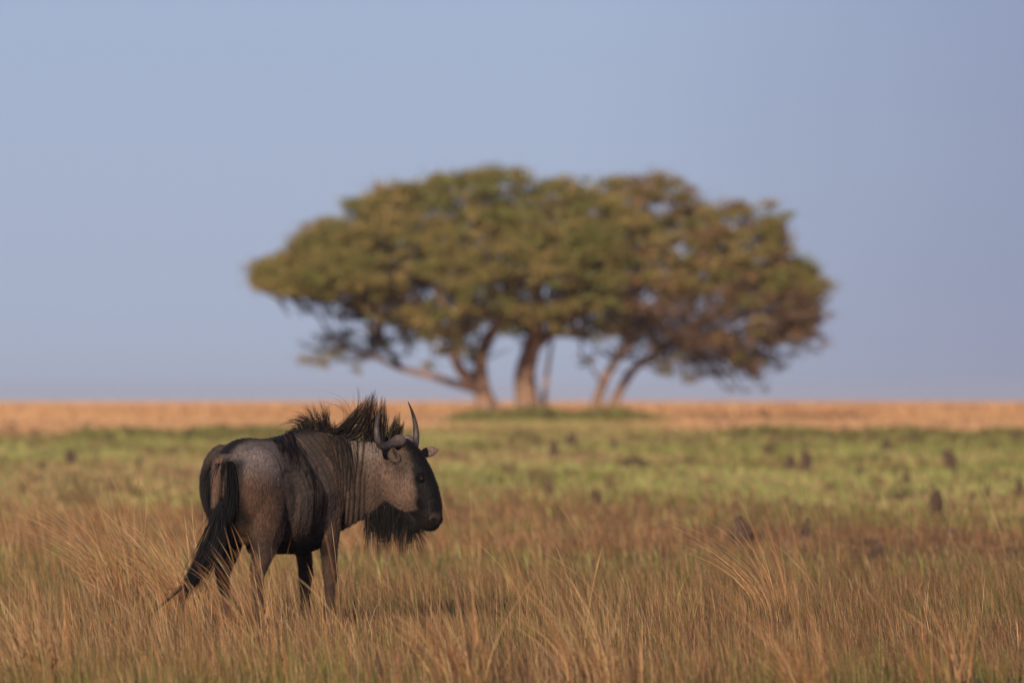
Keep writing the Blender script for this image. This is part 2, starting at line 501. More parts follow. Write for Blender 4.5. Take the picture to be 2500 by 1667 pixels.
def tussock(x, y, nb, hmin, hmax, rad, lean, label, cols):
    root = empty('grass_tussock', (x, y, float(ground_z(x, y)) - .02))
    n = nb
    a = rng.uniform(0, 2 * math.pi, n); r = rad * np.sqrt(rng.random(n))
    b = np.stack([r * np.cos(a), r * np.sin(a), np.zeros(n)], 1)
    h = rng.uniform(hmin, hmax, n)
    # fan outwards, the whole bundle bent to the left
    dx = np.cos(a) * .35 - lean + rng.normal(0, .25, n); dy = np.sin(a) * .35 + rng.normal(0, .25, n)
    m = np.hypot(dx, dy) + 1e-6
    lw = np.clip(m * rng.uniform(.5, 1.1, n), .05, .95)
    col = pick(n, cols)
    V, Q, k = blades(b, h, np.stack([dx / m, dy / m], 1), lw, rng.uniform(.004, .009, n), 6, 1.7, rng.normal(0, .7, n))
    P = Pile(); P.add(V, Q, col, k)
    link_mesh('leaf_blades', P.mesh('leaf_blades'), M_grass, root, smooth=False)
    s = n // 5
    k2 = rng.integers(0, n, s)
    V, Q, k = blades(b[k2], h[k2] * 1.18, np.stack([dx[k2] / m[k2], dy[k2] / m[k2]], 1), np.clip(lw[k2] * 1.05, 0, .95), rng.uniform(.004, .007, s), 7, 1.7, rng.normal(0, .6, s), .7)
    P = Pile(); P.add(V, Q, pick(s, [(.6, STRAW), (.4, ORANGE)]), k)
    link_mesh('seed_stalks', P.mesh('seed_stalks'), M_grass, root, smooth=False)
    tag(root, label, 'grass tuft', 'tall grass tussocks')
    return root

TAWNY = [(.45, STRAW), (.45, ORANGE), (.2, BROWN), (.08, RED)]
RUST = [(.2, STRAW), (.6, ORANGE), (.25, RED), (.15, BROWN)]
def px_at(px, d): return (px - 1250) / FPX * d
for args in [
    (px_at(1985, 44.0), 44.0, 75, .35, .78, .14, .45, 'rust orange grass tussock fanning up from the bottom edge at the right', RUST),
    (px_at(1890, 60.0), 60.0, 60, .45, .88, .14, .62, 'tawny tussock with long blades swept left beside the dark brown mound right of centre', TAWNY),
    (px_at(640, 52.5), 52.5, 60, .4, .8, .10, .30, 'straw tussock standing in front of the hind legs of the wildebeest', TAWNY),
    (px_at(300, 64.0), 64.0, 210, .55, .95, .22, .55, 'wide feathery tawny tussock with wind combed tops at the far left', TAWNY),
    (px_at(460, 60.0), 60.0, 160, .5, .9, .18, .50, 'tall tawny tussock between the far left grass and the tail of the wildebeest', TAWNY),
    (px_at(1130, 45.2), 45.2, 90, .35, .8, .16, .45, 'blurred straw tussock near the bottom edge right of the dark foreground mound', TAWNY),
    (px_at(1450, 46.0), 46.0, 80, .35, .75, .16, .50, 'blurred straw tussock in the foreground below the middle of the picture', TAWNY),
    (px_at(2300, 45.2), 45.2, 50, .3, .6, .18, .55, 'loose brown tussock in the foreground near the right corner', RUST),
    (px_at(90, 46.5), 46.5, 120, .35, .7, .2, .45, 'thick straw tussock in the foreground at the left corner', TAWNY),
]: tussock(*args)

# ------------------------------------------------------------------ termite mounds
def mound(px, py, wpx, hpx, label, lean=0.0, lumps=3):
    x, y, z = at(px, py)
    s = y / FPX
    w, h = wpx * s * 1.08, hpx * s * 1.1
    root_v, root_q = [], []
    nr, na = 12, 18
    seed = int(px * 7 + py)
    r0 = np.random.default_rng(seed)
    ph = r0.uniform(0, 6.28, 6)
    t = np.linspace(0, 1, nr)
    prof = (1 - t ** r0.uniform(2.2, 6)) ** .6 * (1 - r0.uniform(.05, .35) * t) * (1 + r0.uniform(0, .35) * np.exp(-(t / .2) ** 2))
    lean += r0.uniform(-.15, .15)
    V = []
    for k in range(nr):
        for j in range(na):
            a = 2 * math.pi * j / na
            rr = w * .5 * prof[k] * (1 + .16 * math.sin(2 * a + ph[0] + 3 * t[k]) + .12 * math.sin(3 * a + ph[1] - 5 * t[k]) + .08 * math.sin(5 * a + ph[2] + 9 * t[k]))
            rr *= 1 + .16 * math.sin(t[k] * 9 + ph[3])
            zz = (h + .12) * t[k] * (1 + .10 * math.sin(2 * a + ph[4])) - .12
            V.append((rr * math.cos(a) + lean * h * t[k] ** 1.3, rr * math.sin(a) * .8, zz))
    V = np.array(V)
    V += r0.normal(0, w * .018, V.shape)
    Q = [[k * na + j, k * na + (j + 1) % na, (k + 1) * na + (j + 1) % na, (k + 1) * na + j] for k in range(nr - 1) for j in range(na)]
    o = link_mesh('termite_mound', mesh_np('termite_mound', V, Q), M_mound)
    o.location = (x, y, z)
    tag(o, label, 'termite mound', 'small dark termite mounds on the plain')

def c6(a, b): return 1250 + a * .5315, 1000 + b * .5315
def c7(a, b): return a * .4572, 950 + b * .4572
def c8(a, b): return 700 + a * .4252, 1250 + b * .4252
for (p, w, h, lab, ln) in [
    (c6(190, 222), 30, 36, 'small dark mound on the green flat just right of the right tree stems', 0),
    (c6(570, 275), 90, 24, 'low wide dark mound on the green flat below the right part of the tree', 0),
    (c6(1180, 220), 20, 26, 'tiny dark mound alone on the green flat above the twin mounds', 0),
    (c6(1272, 290), 34, 38, 'left and lower of the twin dark mounds on the green flat', .1),
    (c6(1350, 290), 32, 46, 'right and taller of the twin dark mounds on the green flat', .1),
    (c6(1590, 304), 22, 24, 'tiny round dark mound on the green flat between the twin mounds and the peaked one', 0),
    (c6(2025, 285), 36, 42, 'peaked black mound on the green flat near the right edge', -.25),
    (c6(1810, 350), 22, 24, 'small brown mound below and left of the peaked black mound', 0),
    (c6(1945, 495), 32, 56, 'tall double dark mound in brown grass near the right edge', -.1),
    (c6(2190, 405), 18, 30, 'slim dark mound at the edge of the green grass, right of the tall double one', 0),
    (c6(2110, 425), 13, 28, 'thin finger of dark earth between the tall double mound and the slim mound', 0),
    (c6(190, 392), 32, 34, 'dark leaning mound on the green grass right of the wildebeest face', -.4),
    (c6(390, 445), 30, 34, 'reddish brown mound on the green grass beside the leaning mound', 0),
    (c6(365, 556), 28, 18, 'flat dark mound in brown grass below the reddish brown mound', .2),
    (c6(1065, 640), 50, 66, 'large brown mound with rounded top beside the swept tawny tussock', -.15),
    (c6(1340, 612), 26, 50, 'narrow pointed dark mound right of the large rounded brown mound', .25),
    (c6(1560, 696), 28, 24, 'low dark mound in brown grass left of the round black stump shaped mound', .2),
    (c6(1685, 702), 30, 42, 'black stump shaped mound standing in brown grass at the right', -.1),
    (c6(2315, 698), 42, 30, 'sloping dark mound cut off by the right edge', -.5),
    (c6(268, 168), 34, 26, 'blurred dark mound at the rim of the green flat below the right tree stems', 0),
    (c6(465, 190), 20, 20, 'faint reddish mound at the green rim above the low wide dark mound', 0),
    (c6(1715, 195), 26, 28, 'brown mound at the green rim above and right of the twin mounds', .1),
    (c6(1850, 160), 40, 22, 'wide flat dark mound at the green rim near the right side', 0),
    (c6(2312, 150), 28, 24, 'blurred dark mound at the green rim by the right border', 0),
    (c6(2005, 590), 36, 26, 'low dark brown mound just below the tall double mound', .1),
    (c6(690, 560), 34, 26, 'low brown mound in dry grass between the flat dark mound and the large rounded one', .1),
    (c6(2352 - 20, 400), 24, 40, 'dark finger of earth on the right border level with the slim mound', 0),
    (c7(395, 425), 28, 38, 'blackish mound on the green grass at the far left', -.2),
    (c7(228, 440), 24, 22, 'low dark mound left of the blackish mound at far left', 0),
    (c7(742, 425), 18, 20, 'faint small mound on the green grass between far left and the wildebeest rump', 0),
    (c7(1015, 590), 26, 20, 'small brown mound at the grass edge left of the wildebeest rump', 0),
    (c7(1072, 735), 24, 24, 'brown mound in the dry grass just left of the wildebeest tail', 0),
    (c8(545, 1010), 36, 78, 'dark upright foreground mound at the bottom edge in front of the wildebeest', -.12),
]: mound(p[0], p[1], w, h, lab, ln)

# ------------------------------------------------------------------ tube / loft helpers
def tube(path, rad, na=10):
    """tapered tube along a smooth path; returns verts, quads"""
    P = np.array(path, float); Rr = np.array(rad, float)
    # Catmull-Rom resample
    n = len(P); ts = np.linspace(0, n - 1, max(2, (n - 1) * 5 + 1))
    def cr(A, t):
        i = int(min(math.floor(t), n - 2)); f = t - i
        p0 = A[max(i - 1, 0)]; p1 = A[i]; p2 = A[i + 1]; p3 = A[min(i + 2, n - 1)]
        return .5 * ((2 * p1) + (-p0 + p2) * f + (2 * p0 - 5 * p1 + 4 * p2 - p3) * f * f + (-p0 + 3 * p1 - 3 * p2 + p3) * f ** 3)
    S = np.array([cr(P, t) for t in ts]); RS = np.interp(ts, np.arange(n), Rr)
    T = np.gradient(S, axis=0); T /= np.linalg.norm(T, axis=1, keepdims=True) + 1e-9
    ref = np.array([0.31, 1.0, .12]); ref /= np.linalg.norm(ref)
    U = np.cross(T, ref); U /= np.linalg.norm(U, axis=1, keepdims=True) + 1e-9
    W = np.cross(T, U)
    a = np.linspace(0, 2 * math.pi, na, endpoint=False)
    V = S[:, None] + RS[:, None, None] * (U[:, None] * np.cos(a)[None, :, None] + W[:, None] * np.sin(a)[None, :, None])
    m = len(S)
    V = V.reshape(-1, 3)
    Q = [[k * na + j, k * na + (j + 1) % na, (k + 1) * na + (j + 1) % na, (k + 1) * na + j] for k in range(m - 1) for j in range(na)]
    T3 = []
    for e, k in ((0, 0), (1, m - 1)):
        c = len(V); V = np.vstack([V, S[k][None]])
        for j in range(na):
            a_, b_ = k * na + j, k * na + (j + 1) % na
            T3.append([c, b_, a_] if e == 0 else [c, a_, b_])
    return V, np.array(Q), np.array(T3)

class Solid:
    def __init__(s): s.v, s.q, s.t, s.n = [], [], [], 0
    def add(s, V, Q, T):
        s.v.append(V); s.q.append(np.asarray(Q) + s.n)
        if len(T): s.t.append(np.asarray(T) + s.n)
        s.n += len(V)
    def mesh(s, name): return mesh_np(name, np.concatenate(s.v), np.concatenate(s.q), np.concatenate(s.t) if s.t else None)

# ------------------------------------------------------------------ the tree
TD = 280.0
TS = 2500 / 2352 / FPX * TD           # metres per pixel of the 2352-wide view
def tp(px, py, dy=0.0): return np.array([(px - 1176) * TS, dy, CAM_H - (py - 920) * TS - 1.0])   # local to the tree's foot (z = 1.0)

def build_tree():
    tree = empty('acacia_tree', (0, TD, 1.0))
    tag(tree, 'broad flat topped acacia with several stems standing alone on the plain', 'tree')
    tops = []
    def stem(specs):
        S = Solid()
        for path, rad in specs:
            S.add(*tube(path, [r * TS for r in rad], 12))
        link_mesh('trunk', S.mesh('trunk'), M_bark, tree)
    # four stems with their limbs: (2352-view pixel, depth in metres)
    stem([([tp(1128, 985), tp(1122, 940), tp(1106, 890, -.1), tp(1104, 830, -.2), tp(1118, 780, -.4), tp(1150, 735, -.7), tp(1175, 660, -1.2), tp(1190, 560, -1.8)], [30, 25, 20, 15, 14, 11, 8, 3]),
          ([tp(1104, 900, -.1), tp(1072, 868, -.3), tp(1046, 825, -.7), tp(1050, 780, -1.1), tp(1030, 720, -1.6), tp(985, 640, -2.2), tp(930, 560, -2.4)], [15, 13, 11, 10, 8, 6, 2]),
          ([tp(1098, 895), tp(1050, 882, .3), tp(990, 863, .6), tp(920, 845, .8), tp(850, 815, .9), tp(790, 800, .9), tp(725, 832, .9)], [11, 9, 8, 7, 6, 4, 2]),
          ([tp(920, 845, .8), tp(880, 790, 1.2), tp(840, 730, 1.2), tp(770, 690, 1.0)], [6, 5, 4, 2]),
          ([tp(1050, 780, -1.1), tp(1075, 720, -.6), tp(1090, 640, .2), tp(1060, 540, .6)], [8, 7, 5, 2]),
          ([tp(1030, 720, -1.6), tp(960, 700, -1.), tp(860, 660, -.4), tp(740, 630, 0)], [7, 6, 4, 2])])
    stem([([tp(1212, 990, .8), tp(1211, 930, .8), tp(1206, 860, .8), tp(1222, 795, .7), tp(1240, 720, .4), tp(1225, 630, 0), tp(1220, 520, -.3)], [36, 29, 25, 21, 16, 11, 4]),
          ([tp(1224, 800, .7), tp(1275, 755, 1.2), tp(1350, 700, 1.8), tp(1430, 620, 2.2), tp(1500, 540, 2.6)], [15, 12, 10, 7, 2]),
          ([tp(1230, 760, .6), tp(1190, 700, 1.2), tp(1150, 610, 2.0), tp(1110, 520, 2.6)], [12, 10, 7, 2]),
          ([tp(1350, 700, 1.8), tp(1450, 660, 1.6), tp(1560, 600, 1.0), tp(1650, 560, .6)], [8, 7, 5, 2]),
          ([tp(1275, 760, 1.2), tp(1340, 770, 1.4), tp(1400, 740, 1.5), tp(1480, 700, 2.4)], [8, 7, 5, 2])])
    stem([([tp(1352, 985, -.6), tp(1366, 935, -.6), tp(1385, 880, -.6), tp(1415, 825, -.8), tp(1470, 760, -1.2), tp(1540, 690, -1.6), tp(1600, 620, -2.0)], [15, 12, 11, 9, 7, 5, 2]),
          ([tp(1385, 880, -.6), tp(1362, 850, -.8), tp(1352, 825, -1.0)], [4, 3, 2]),
          ([tp(1440, 795, -1.), tp(1440, 740, -1.6), tp(1420, 690, -2.2), tp(1400, 640, -2.6)], [6, 5, 4, 2])])
    stem([([tp(1392, 985, .3), tp(1408, 930, .3), tp(1436, 875, .3), tp(1470, 835, .2), tp(1540, 790, 0), tp(1620, 740, -.4), tp(1720, 690, -.6)], [13, 11, 10, 9, 8, 6, 2]),
          ([tp(1540, 790, 0), tp(1620, 790, .8), tp(1700, 820, 1.2), tp(1735, 862, 1.2)], [6, 5, 4, 2]),
          ([tp(1500, 812, .1), tp(1570, 830, -.6), tp(1640, 822, -1.)], [5, 3, 1.5])])
    stem([([tp(1252, 975, 1.8), tp(1250, 930, 1.8), tp(1254, 880, 1.8), tp(1262, 820, 1.6), tp(1275, 740, 1.4)], [8, 7, 6, 5, 3])])

    # crown: foliage clumps filling the outline the crown has, as round in plan as it is wide
    tx = [565, 600, 660, 700, 770, 830, 900, 980, 1080, 1150, 1240, 1330, 1380, 1430, 1500, 1570, 1640, 1700, 1770, 1805, 1850, 1890, 1912]
    ty = [640, 600, 560, 520, 478, 440, 405, 385, 380, 374, 386, 396, 394, 384, 390, 415, 448, 460, 482, 540, 606, 622, 680]
    bx = [565, 640, 700, 780, 870, 950, 1000, 1060, 1110, 1170, 1250, 1330, 1400, 1450, 1520, 1600, 1680, 1740, 1800, 1870, 1912]
    by = [655, 682, 695, 700, 715, 755, 785, 778, 762, 764, 768, 742, 722, 772, 805, 825, 850, 875, 815, 795, 720]
    r = np.random.default_rng(5)
    cl = []
    while len(cl) < 2300:
        px = r.uniform(600, 1872); v = r.uniform(-1, 1)
        half = 7.0 * math.sqrt(max(0.03, 1 - ((px - 1240) / 680) ** 2))
        zt = np.interp(px, tx, ty); zb = np.interp(px, bx, by)
        sh = max(0.05, 1 - abs(v) ** 2.4)
        # the far and near rims hang lower than the middle of the crown
        f = r.random() ** 1.6                       # 0 at the top surface
        rim = abs(v) ** 2
        top = zt + 12 + (zb - zt) * .62 * rim + 26 * (vnoise(np.array([px * .02]), np.array([v * 2.2]), 66)[0] - .35)
        bot = zb - 14
        py = top + (bot - top) * f * .98
        # open pockets under the canopy where sky shows between limbs
        if abs(v) < .8 and ((px - 1395) / 60) ** 2 + ((py - 715) / 26) ** 2 < 1 : continue
        if py > 660 and px < 1500 and vnoise(np.array([px * .016]), np.array([py * .028 + 3]), 77)[0] < .36: continue
        s = r.choice([.24, .32, .42, .55]) * r.uniform(.9, 1.1) * (1.0 if f < .5 else .85)
        cl.append((px, py, v * half, s))
    # the low left limb and a few hanging sprays
    for px, py, d, s in [(700, 828, .9, .4), (735, 835, .9, .5), (770, 815, .9, .55), (745, 780, .9, .4), (790, 770, 1., .4), (830, 825, .9, .4), (865, 800, .9, .4),
                         (790, 725, 1., .45), (850, 720, 1.2, .5), (900, 745, 1.2, .4), (940, 790, .8, .3), (820, 850, .9, .25), (970, 765, .4, .45), (1000, 740, -1., .5),
                         (1352, 825, -1., .35), (1340, 838, -1., .2), (1400, 770, -1.4, .4), (1430, 760, -1.6, .5), (1470, 775, -1.4, .5), (1500, 740, -1., .5),
                         (1560, 800, 0, .4), (1640, 815, -1., .35), (1700, 840, 1.2, .4), (1735, 868, 1.2, .3), (1650, 850, 1., .2), (1230, 690, -1.5, .7), (1270, 720, -2., .5), (1200, 715, -2., .5)]:
        cl.append((px, py, d, s))
    for px, py in [(1850, 625), (1875, 645), (1895, 668), (1890, 710), (1870, 740), (1880, 770), (1840, 780), (1865, 800), (1810, 805), (1790, 830), (1760, 855), (1735, 872), (1715, 850), (1690, 830), (1660, 825),
                   (1620, 805), (1580, 790), (1545, 775), (1750, 800), (1700, 795), (1660, 780), (1790, 780), (1805, 500), (1800, 530), (1700, 468), (1770, 488)]:
        for _ in range(2):
            cl.append((px - 4 + r.normal(0, 14), py + 6 + r.normal(0, 14), r.normal(0, 1.2), r.uniform(.2, .42)))
    # loose hanging twigs and leaf sprays under the canopy
    nfull = len(cl)
    for _ in range(340):
        px = r.uniform(800, 1740); d = r.uniform(-4, 4)
        py = np.interp(px, bx, by) + r.normal(-4, 30)
        if 1130 < px < 1330 and py > 770: continue
        cl.append((px, py, d, r.uniform(.14, .36)))
    V, C = [], []
    for (px, py, d, s) in cl:
        c = tp(px, py, d)
        thin = px > 1430 and py > 680
        n = int(230 * (s / .6) ** 1.7 * (.5 if thin else 1))
        u = r.normal(0, 1, (n, 3)); u /= np.linalg.norm(u, axis=1, keepdims=True)
        rad = np.clip(np.abs(r.normal(.55, .38, n)), 0, 1.7)
        off = u * rad[:, None] * np.array([s * 1.15, s * 1.15, s * .6])
        off[:, 2] += .1 * s
        ctr = c + off
        sz = r.uniform(.022, .06, n)
        a = r.normal(0, 1, (n, 3)); a[:, 2] *= .6; a /= np.linalg.norm(a, axis=1, keepdims=True)
        b = np.cross(a, r.normal(0, 1, (n, 3))); b /= np.linalg.norm(b, axis=1, keepdims=True) + 1e-9
        q = np.stack([ctr - a * sz[:, None] * 1.5, ctr - b * sz[:, None] * .8, ctr + a * sz[:, None] * 1.5, ctr + b * sz[:, None] * .8], 1)
        V.append(q.reshape(-1, 3))
        k = r.random()
        right = (px - 1240) / 650
        base = np.array([.25, .20, .07]) if k < .5 else (np.array([.195, .19, .055]) if k < .84 else np.array([.35, .265, .10]))
        if right > .3 and r.random() < .3: base = np.array([.24, .145, .07])  # shade of the right side painted in as darker reddish leaves
        if thin and r.random() < .7: base = np.array([.18, .115, .08])  # lower right shade put into the leaf colour, purplish brown
        cc = base * r.uniform(.7, 1.3, (n, 1)) * r.uniform(.9, 1.1, (n, 3))
        C.append(np.repeat(cc, 4, axis=0))
    V = np.concatenate(V); C = np.concatenate(C)
    Q = np.arange(len(V)).reshape(-1, 4)
    S = Solid()                        # twigs that carry the clumps
    for q_, (px, py, d, s) in enumerate(cl):
        low = q_ >= nfull
        if not low and q_ % 2: continue
        c = tp(px, py, d)
        inner = tp(px + (1240 - px) * r.uniform(.05, .2), min(py + r.uniform(20, 70), 770), d * r.uniform(.6, .9))
        if low: inner = tp(px + (1240 - px) * r.uniform(.02, .1), py - r.uniform(20, 70), d * r.uniform(.6, .9))
        S.add(*tube([inner, (c + inner) / 2 + r.normal(0, .12, 3), c], [.04, .028, .010], 5))
    limbs = [(1104, 830, -.2), (1150, 735, -.7), (1050, 780, -1.1), (1030, 720, -1.6), (920, 845, .8), (850, 815, .9), (790, 800, .9), (880, 790, 1.2), (840, 730, 1.2), (1240, 720, .4), (1275, 755, 1.2), (1350, 700, 1.8),
             (1222, 795, .7), (1415, 825, -.8), (1470, 760, -1.2), (1540, 690, -1.6), (1470, 835, .2), (1540, 790, 0), (1620, 740, -.4), (1620, 790, .8), (1700, 820, 1.2), (1340, 770, 1.4), (1400, 740, 1.5), (1440, 740, -1.6)]
    for _ in range(300):               # fine dead twigs under the leaves
        px, py, d = limbs[r.integers(len(limbs))]
        a = r.normal(0, 1.0) + (px - 1220) / 400
        L = r.uniform(35, 120)
        e = (px + math.sin(a) * L, py - abs(math.cos(a)) * L * .8 + r.normal(0, 12), d + r.normal(0, 1.2))
        m_ = ((px + e[0]) / 2 + r.normal(0, 9), (py + e[1]) / 2 + r.normal(0, 9), (d + e[2]) / 2)
        S.add(*tube([tp(px, py, d), tp(*m_), tp(*e)], [.045, .03, .012], 5))
    tw = np.concatenate(S.v); tq = np.concatenate(S.q)
    C = np.concatenate([C, np.tile([.10, .068, .048], (len(tw), 1))]); Q = np.concatenate([Q, tq + len(V)]); V = np.concatenate([V, tw])
    link_mesh('crown', mesh_np('crown', V, Q, None, C), M_leaf, tree, smooth=False)
build_tree()

# low bushes: under the tree and along the far edge of the green flat
def bush(name, cx, cy, wx, wy, hz, n, cols, label, cat, kind=None, group=None, seed=0):
    r = np.random.default_rng(300 + seed)
    x = r.normal(0, wx * .42, n); y = r.normal(0, wy * .42, n)
    m = (np.abs(x) < wx) & (np.abs(y) < wy); x, y = x[m], y[m]; n = len(x)
    if kind == 'stuff':
        m = fbm((x + cx) * .35 + 7, (y + cy) * .22, 120) > .6; x, y = x[m], y[m]; n = len(x)
    top = hz * (.35 + .9 * fbm((x + cx) * .9, (y + cy) * .7, 90 + seed)) * np.clip(1 - (x / wx) ** 2, .08, 1) * np.clip(1 - (y / wy) ** 2, .1, 1)
    z = top * r.random(n) ** .6
    ctr = np.stack([x, y, z + ground_z(x + cx, y + cy) - ground_z(cx, cy)], 1)
    sz = r.uniform(.05, .11, n)
    a = r.normal(0, 1, (n, 3)); a /= np.linalg.norm(a, axis=1, keepdims=True)
    b = np.cross(a, r.normal(0, 1, (n, 3))); b /= np.linalg.norm(b, axis=1, keepdims=True) + 1e-9
    q = np.stack([ctr - a * sz[:, None] * 1.5, ctr - b * sz[:, None] * .8, ctr + a * sz[:, None] * 1.5, ctr + b * sz[:, None] * .8], 1)
    cl = pick(n, cols)
    V = q.reshape(-1, 3)
    o = link_mesh(name, mesh_np(name, V, np.arange(len(V)).reshape(-1, 4), None, np.repeat(cl, 4, axis=0)), M_leaf, smooth=False)
    o.location = (cx, cy, float(ground_z(cx, cy)))
    tag(o, label, cat, group, kind)
OLIVE = [(.5, np.array([.20, .20, .065])), (.3, np.array([.25, .21, .08])), (.25, np.array([.12, .11, .05]))]
SCRUB = [(.45, np.array([.12, .11, .045])), (.35, np.array([.15, .105, .055])), (.3, np.array([.05, .042, .03]))]
def bpx(px, d): return (px * 2500 / 2352 - 1250) / FPX * d
for k, (px, d, w, dep, h, lab) in enumerate([
    (1215, 270, 2.0, 4.0, 0.44, 'green bush heaped round the foot of the thickest tree stem'),
    (1110, 268, 1.3, 4.0, 0.4, 'dull green bush at the foot of the left tree stem'),
    (1395, 270, 2.0, 4.0, 0.42, 'olive bush at the foot of the slender right tree stems'),
    (280, 222, 2.0, 4, .26, 'low green bush at the far edge of the green flat at the left'),
    (480, 218, 1.6, 4, .34, 'rounded olive bush behind the rump of the wildebeest at left'),
    (600, 220, 1.8, 4, .34, 'olive bush just behind the mane of the wildebeest'),
    (1780, 224, 2.0, 4, .28, 'dark low bush right of the tree on the edge of the plain'),
    (2080, 218, 2.4, 5, .32, 'wide dark bush on the edge of the plain near the right side'),
    (2320, 220, 1.6, 4, .32, 'dark bush on the edge of the plain at the right border'),
]): bush('bush', bpx(px, d), d, w, dep, h, 2000, OLIVE, lab, 'bush', None, 'low bushes at the far edge of the green flat', k)
for k, (px, d, w, dep, h) in enumerate([(1176, 222, 13.5, 20, .10)]):
    bush('low_scrub', bpx(px, d), d, w * 2.2, dep * 1.8, h, 6500, SCRUB, 'low dark scrub along the line where green flat meets orange plain', 'scrub', 'stuff', None, 40 + k)

# ------------------------------------------------------------------ the wildebeest
TH = R(62)
CT, ST = math.cos(TH), math.sin(TH)
GX, GY = (683.7 - 1250) / FPX * 56.5, 56.5
gnu = empty('wildebeest', (GX, GY, float(ground_z(GX, GY))), TH)
tag(gnu, 'dark grey brown wildebeest with ragged black mane standing in dry grass, head turned right', 'wildebeest')
KC = .4145 * 56.5 / FPX                          # metres per pixel of the working crop
UDIR = np.array([CT, -ST, 0.0]); DDIR = np.array([ST, CT, 0.0])
def cu(cx): return (cx - 805) * KC
def cz(cy): return CAM_H - (930 + cy * .4145 - HORIZON) / FPX * 56.5

def ring(c, a1, a2, n=22, top=0.0, bot=0.0, e=1.0):
    ph = np.linspace(0, 2 * math.pi, n, endpoint=False)
    co, si = np.cos(ph), np.sin(ph)
    co = np.sign(co) * np.abs(co) ** e; si = np.sign(si) * np.abs(si) ** e
    k = 1 - top * np.clip(si, 0, 1) ** 1.5 - bot * np.clip(-si, 0, 1) ** 1.5
    return np.array(c)[None] + np.outer(co * k, a1) + np.outer(si, a2)

def loft(rings):
    n = len(rings[0]); m = len(rings)
    V = np.concatenate(rings)
    Q = [[k * n + j, k * n + (j + 1) % n, (k + 1) * n + (j + 1) % n, (k + 1) * n + j] for k in range(m - 1) for j in range(n)]
    T = []
    for e, k in ((0, 0), (1, m - 1)):
        c = len(V); V = np.vstack([V, rings[k].mean(0)[None]])
        for j in range(n):
            a_, b_ = k * n + j, k * n + (j + 1) % n
            T.append([c, b_, a_] if e == 0 else [c, a_, b_])
    return V, np.array(Q), np.array(T)

def densify(st, per=4):
    """smooth stations: Catmull-Rom on every number"""
    A = np.array(st, float); n = len(A); out = []
    for t in np.linspace(0, n - 1, (n - 1) * per + 1):
        i = int(min(math.floor(t), n - 2)); f = t - i
        p0 = A[max(i - 1, 0)]; p1 = A[i]; p2 = A[i + 1]; p3 = A[min(i + 2, n - 1)]
        out.append(.5 * ((2 * p1) + (-p0 + p2) * f + (2 * p0 - 5 * p1 + 4 * p2 - p3) * f * f + (-p0 + 3 * p1 - 3 * p2 + p3) * f ** 3))
    return np.array(out)

def ellipsoid(c, r, n=16):
    rings = []
    for t in np.linspace(-.98, .98, n):
        k = math.sqrt(1 - t * t)
        rings.append(ring((c[0] + t * r[0], c[1], c[2]), (0, r[1] * k, 0), (0, 0, r[2] * k)))
    return loft(rings)

# head frame
HY = R(-87)
HF = np.array([math.cos(HY), math.sin(HY), 0]); HL = np.array([-math.sin(HY), math.cos(HY), 0])
H0 = np.array([.775, -.345, 0])
def hp(cx, cy, l=0.0):
    """head-plane point from the working crop, l metres to the animal's left"""
    a = (cx - 1401) * KC / math.cos(R(25))
    return H0 + HF * a + HL * l + np.array([0, 0, cz(cy)])

NECK = [(.34, 0, 1.01, .34, .19), (.55, -.09, .995, .335, .165), (.68, -.21, 1.01, .275, .135), (.745, -.33, 1.05, .23, .11), (.765, -.42, 1.11, .17, .09)]

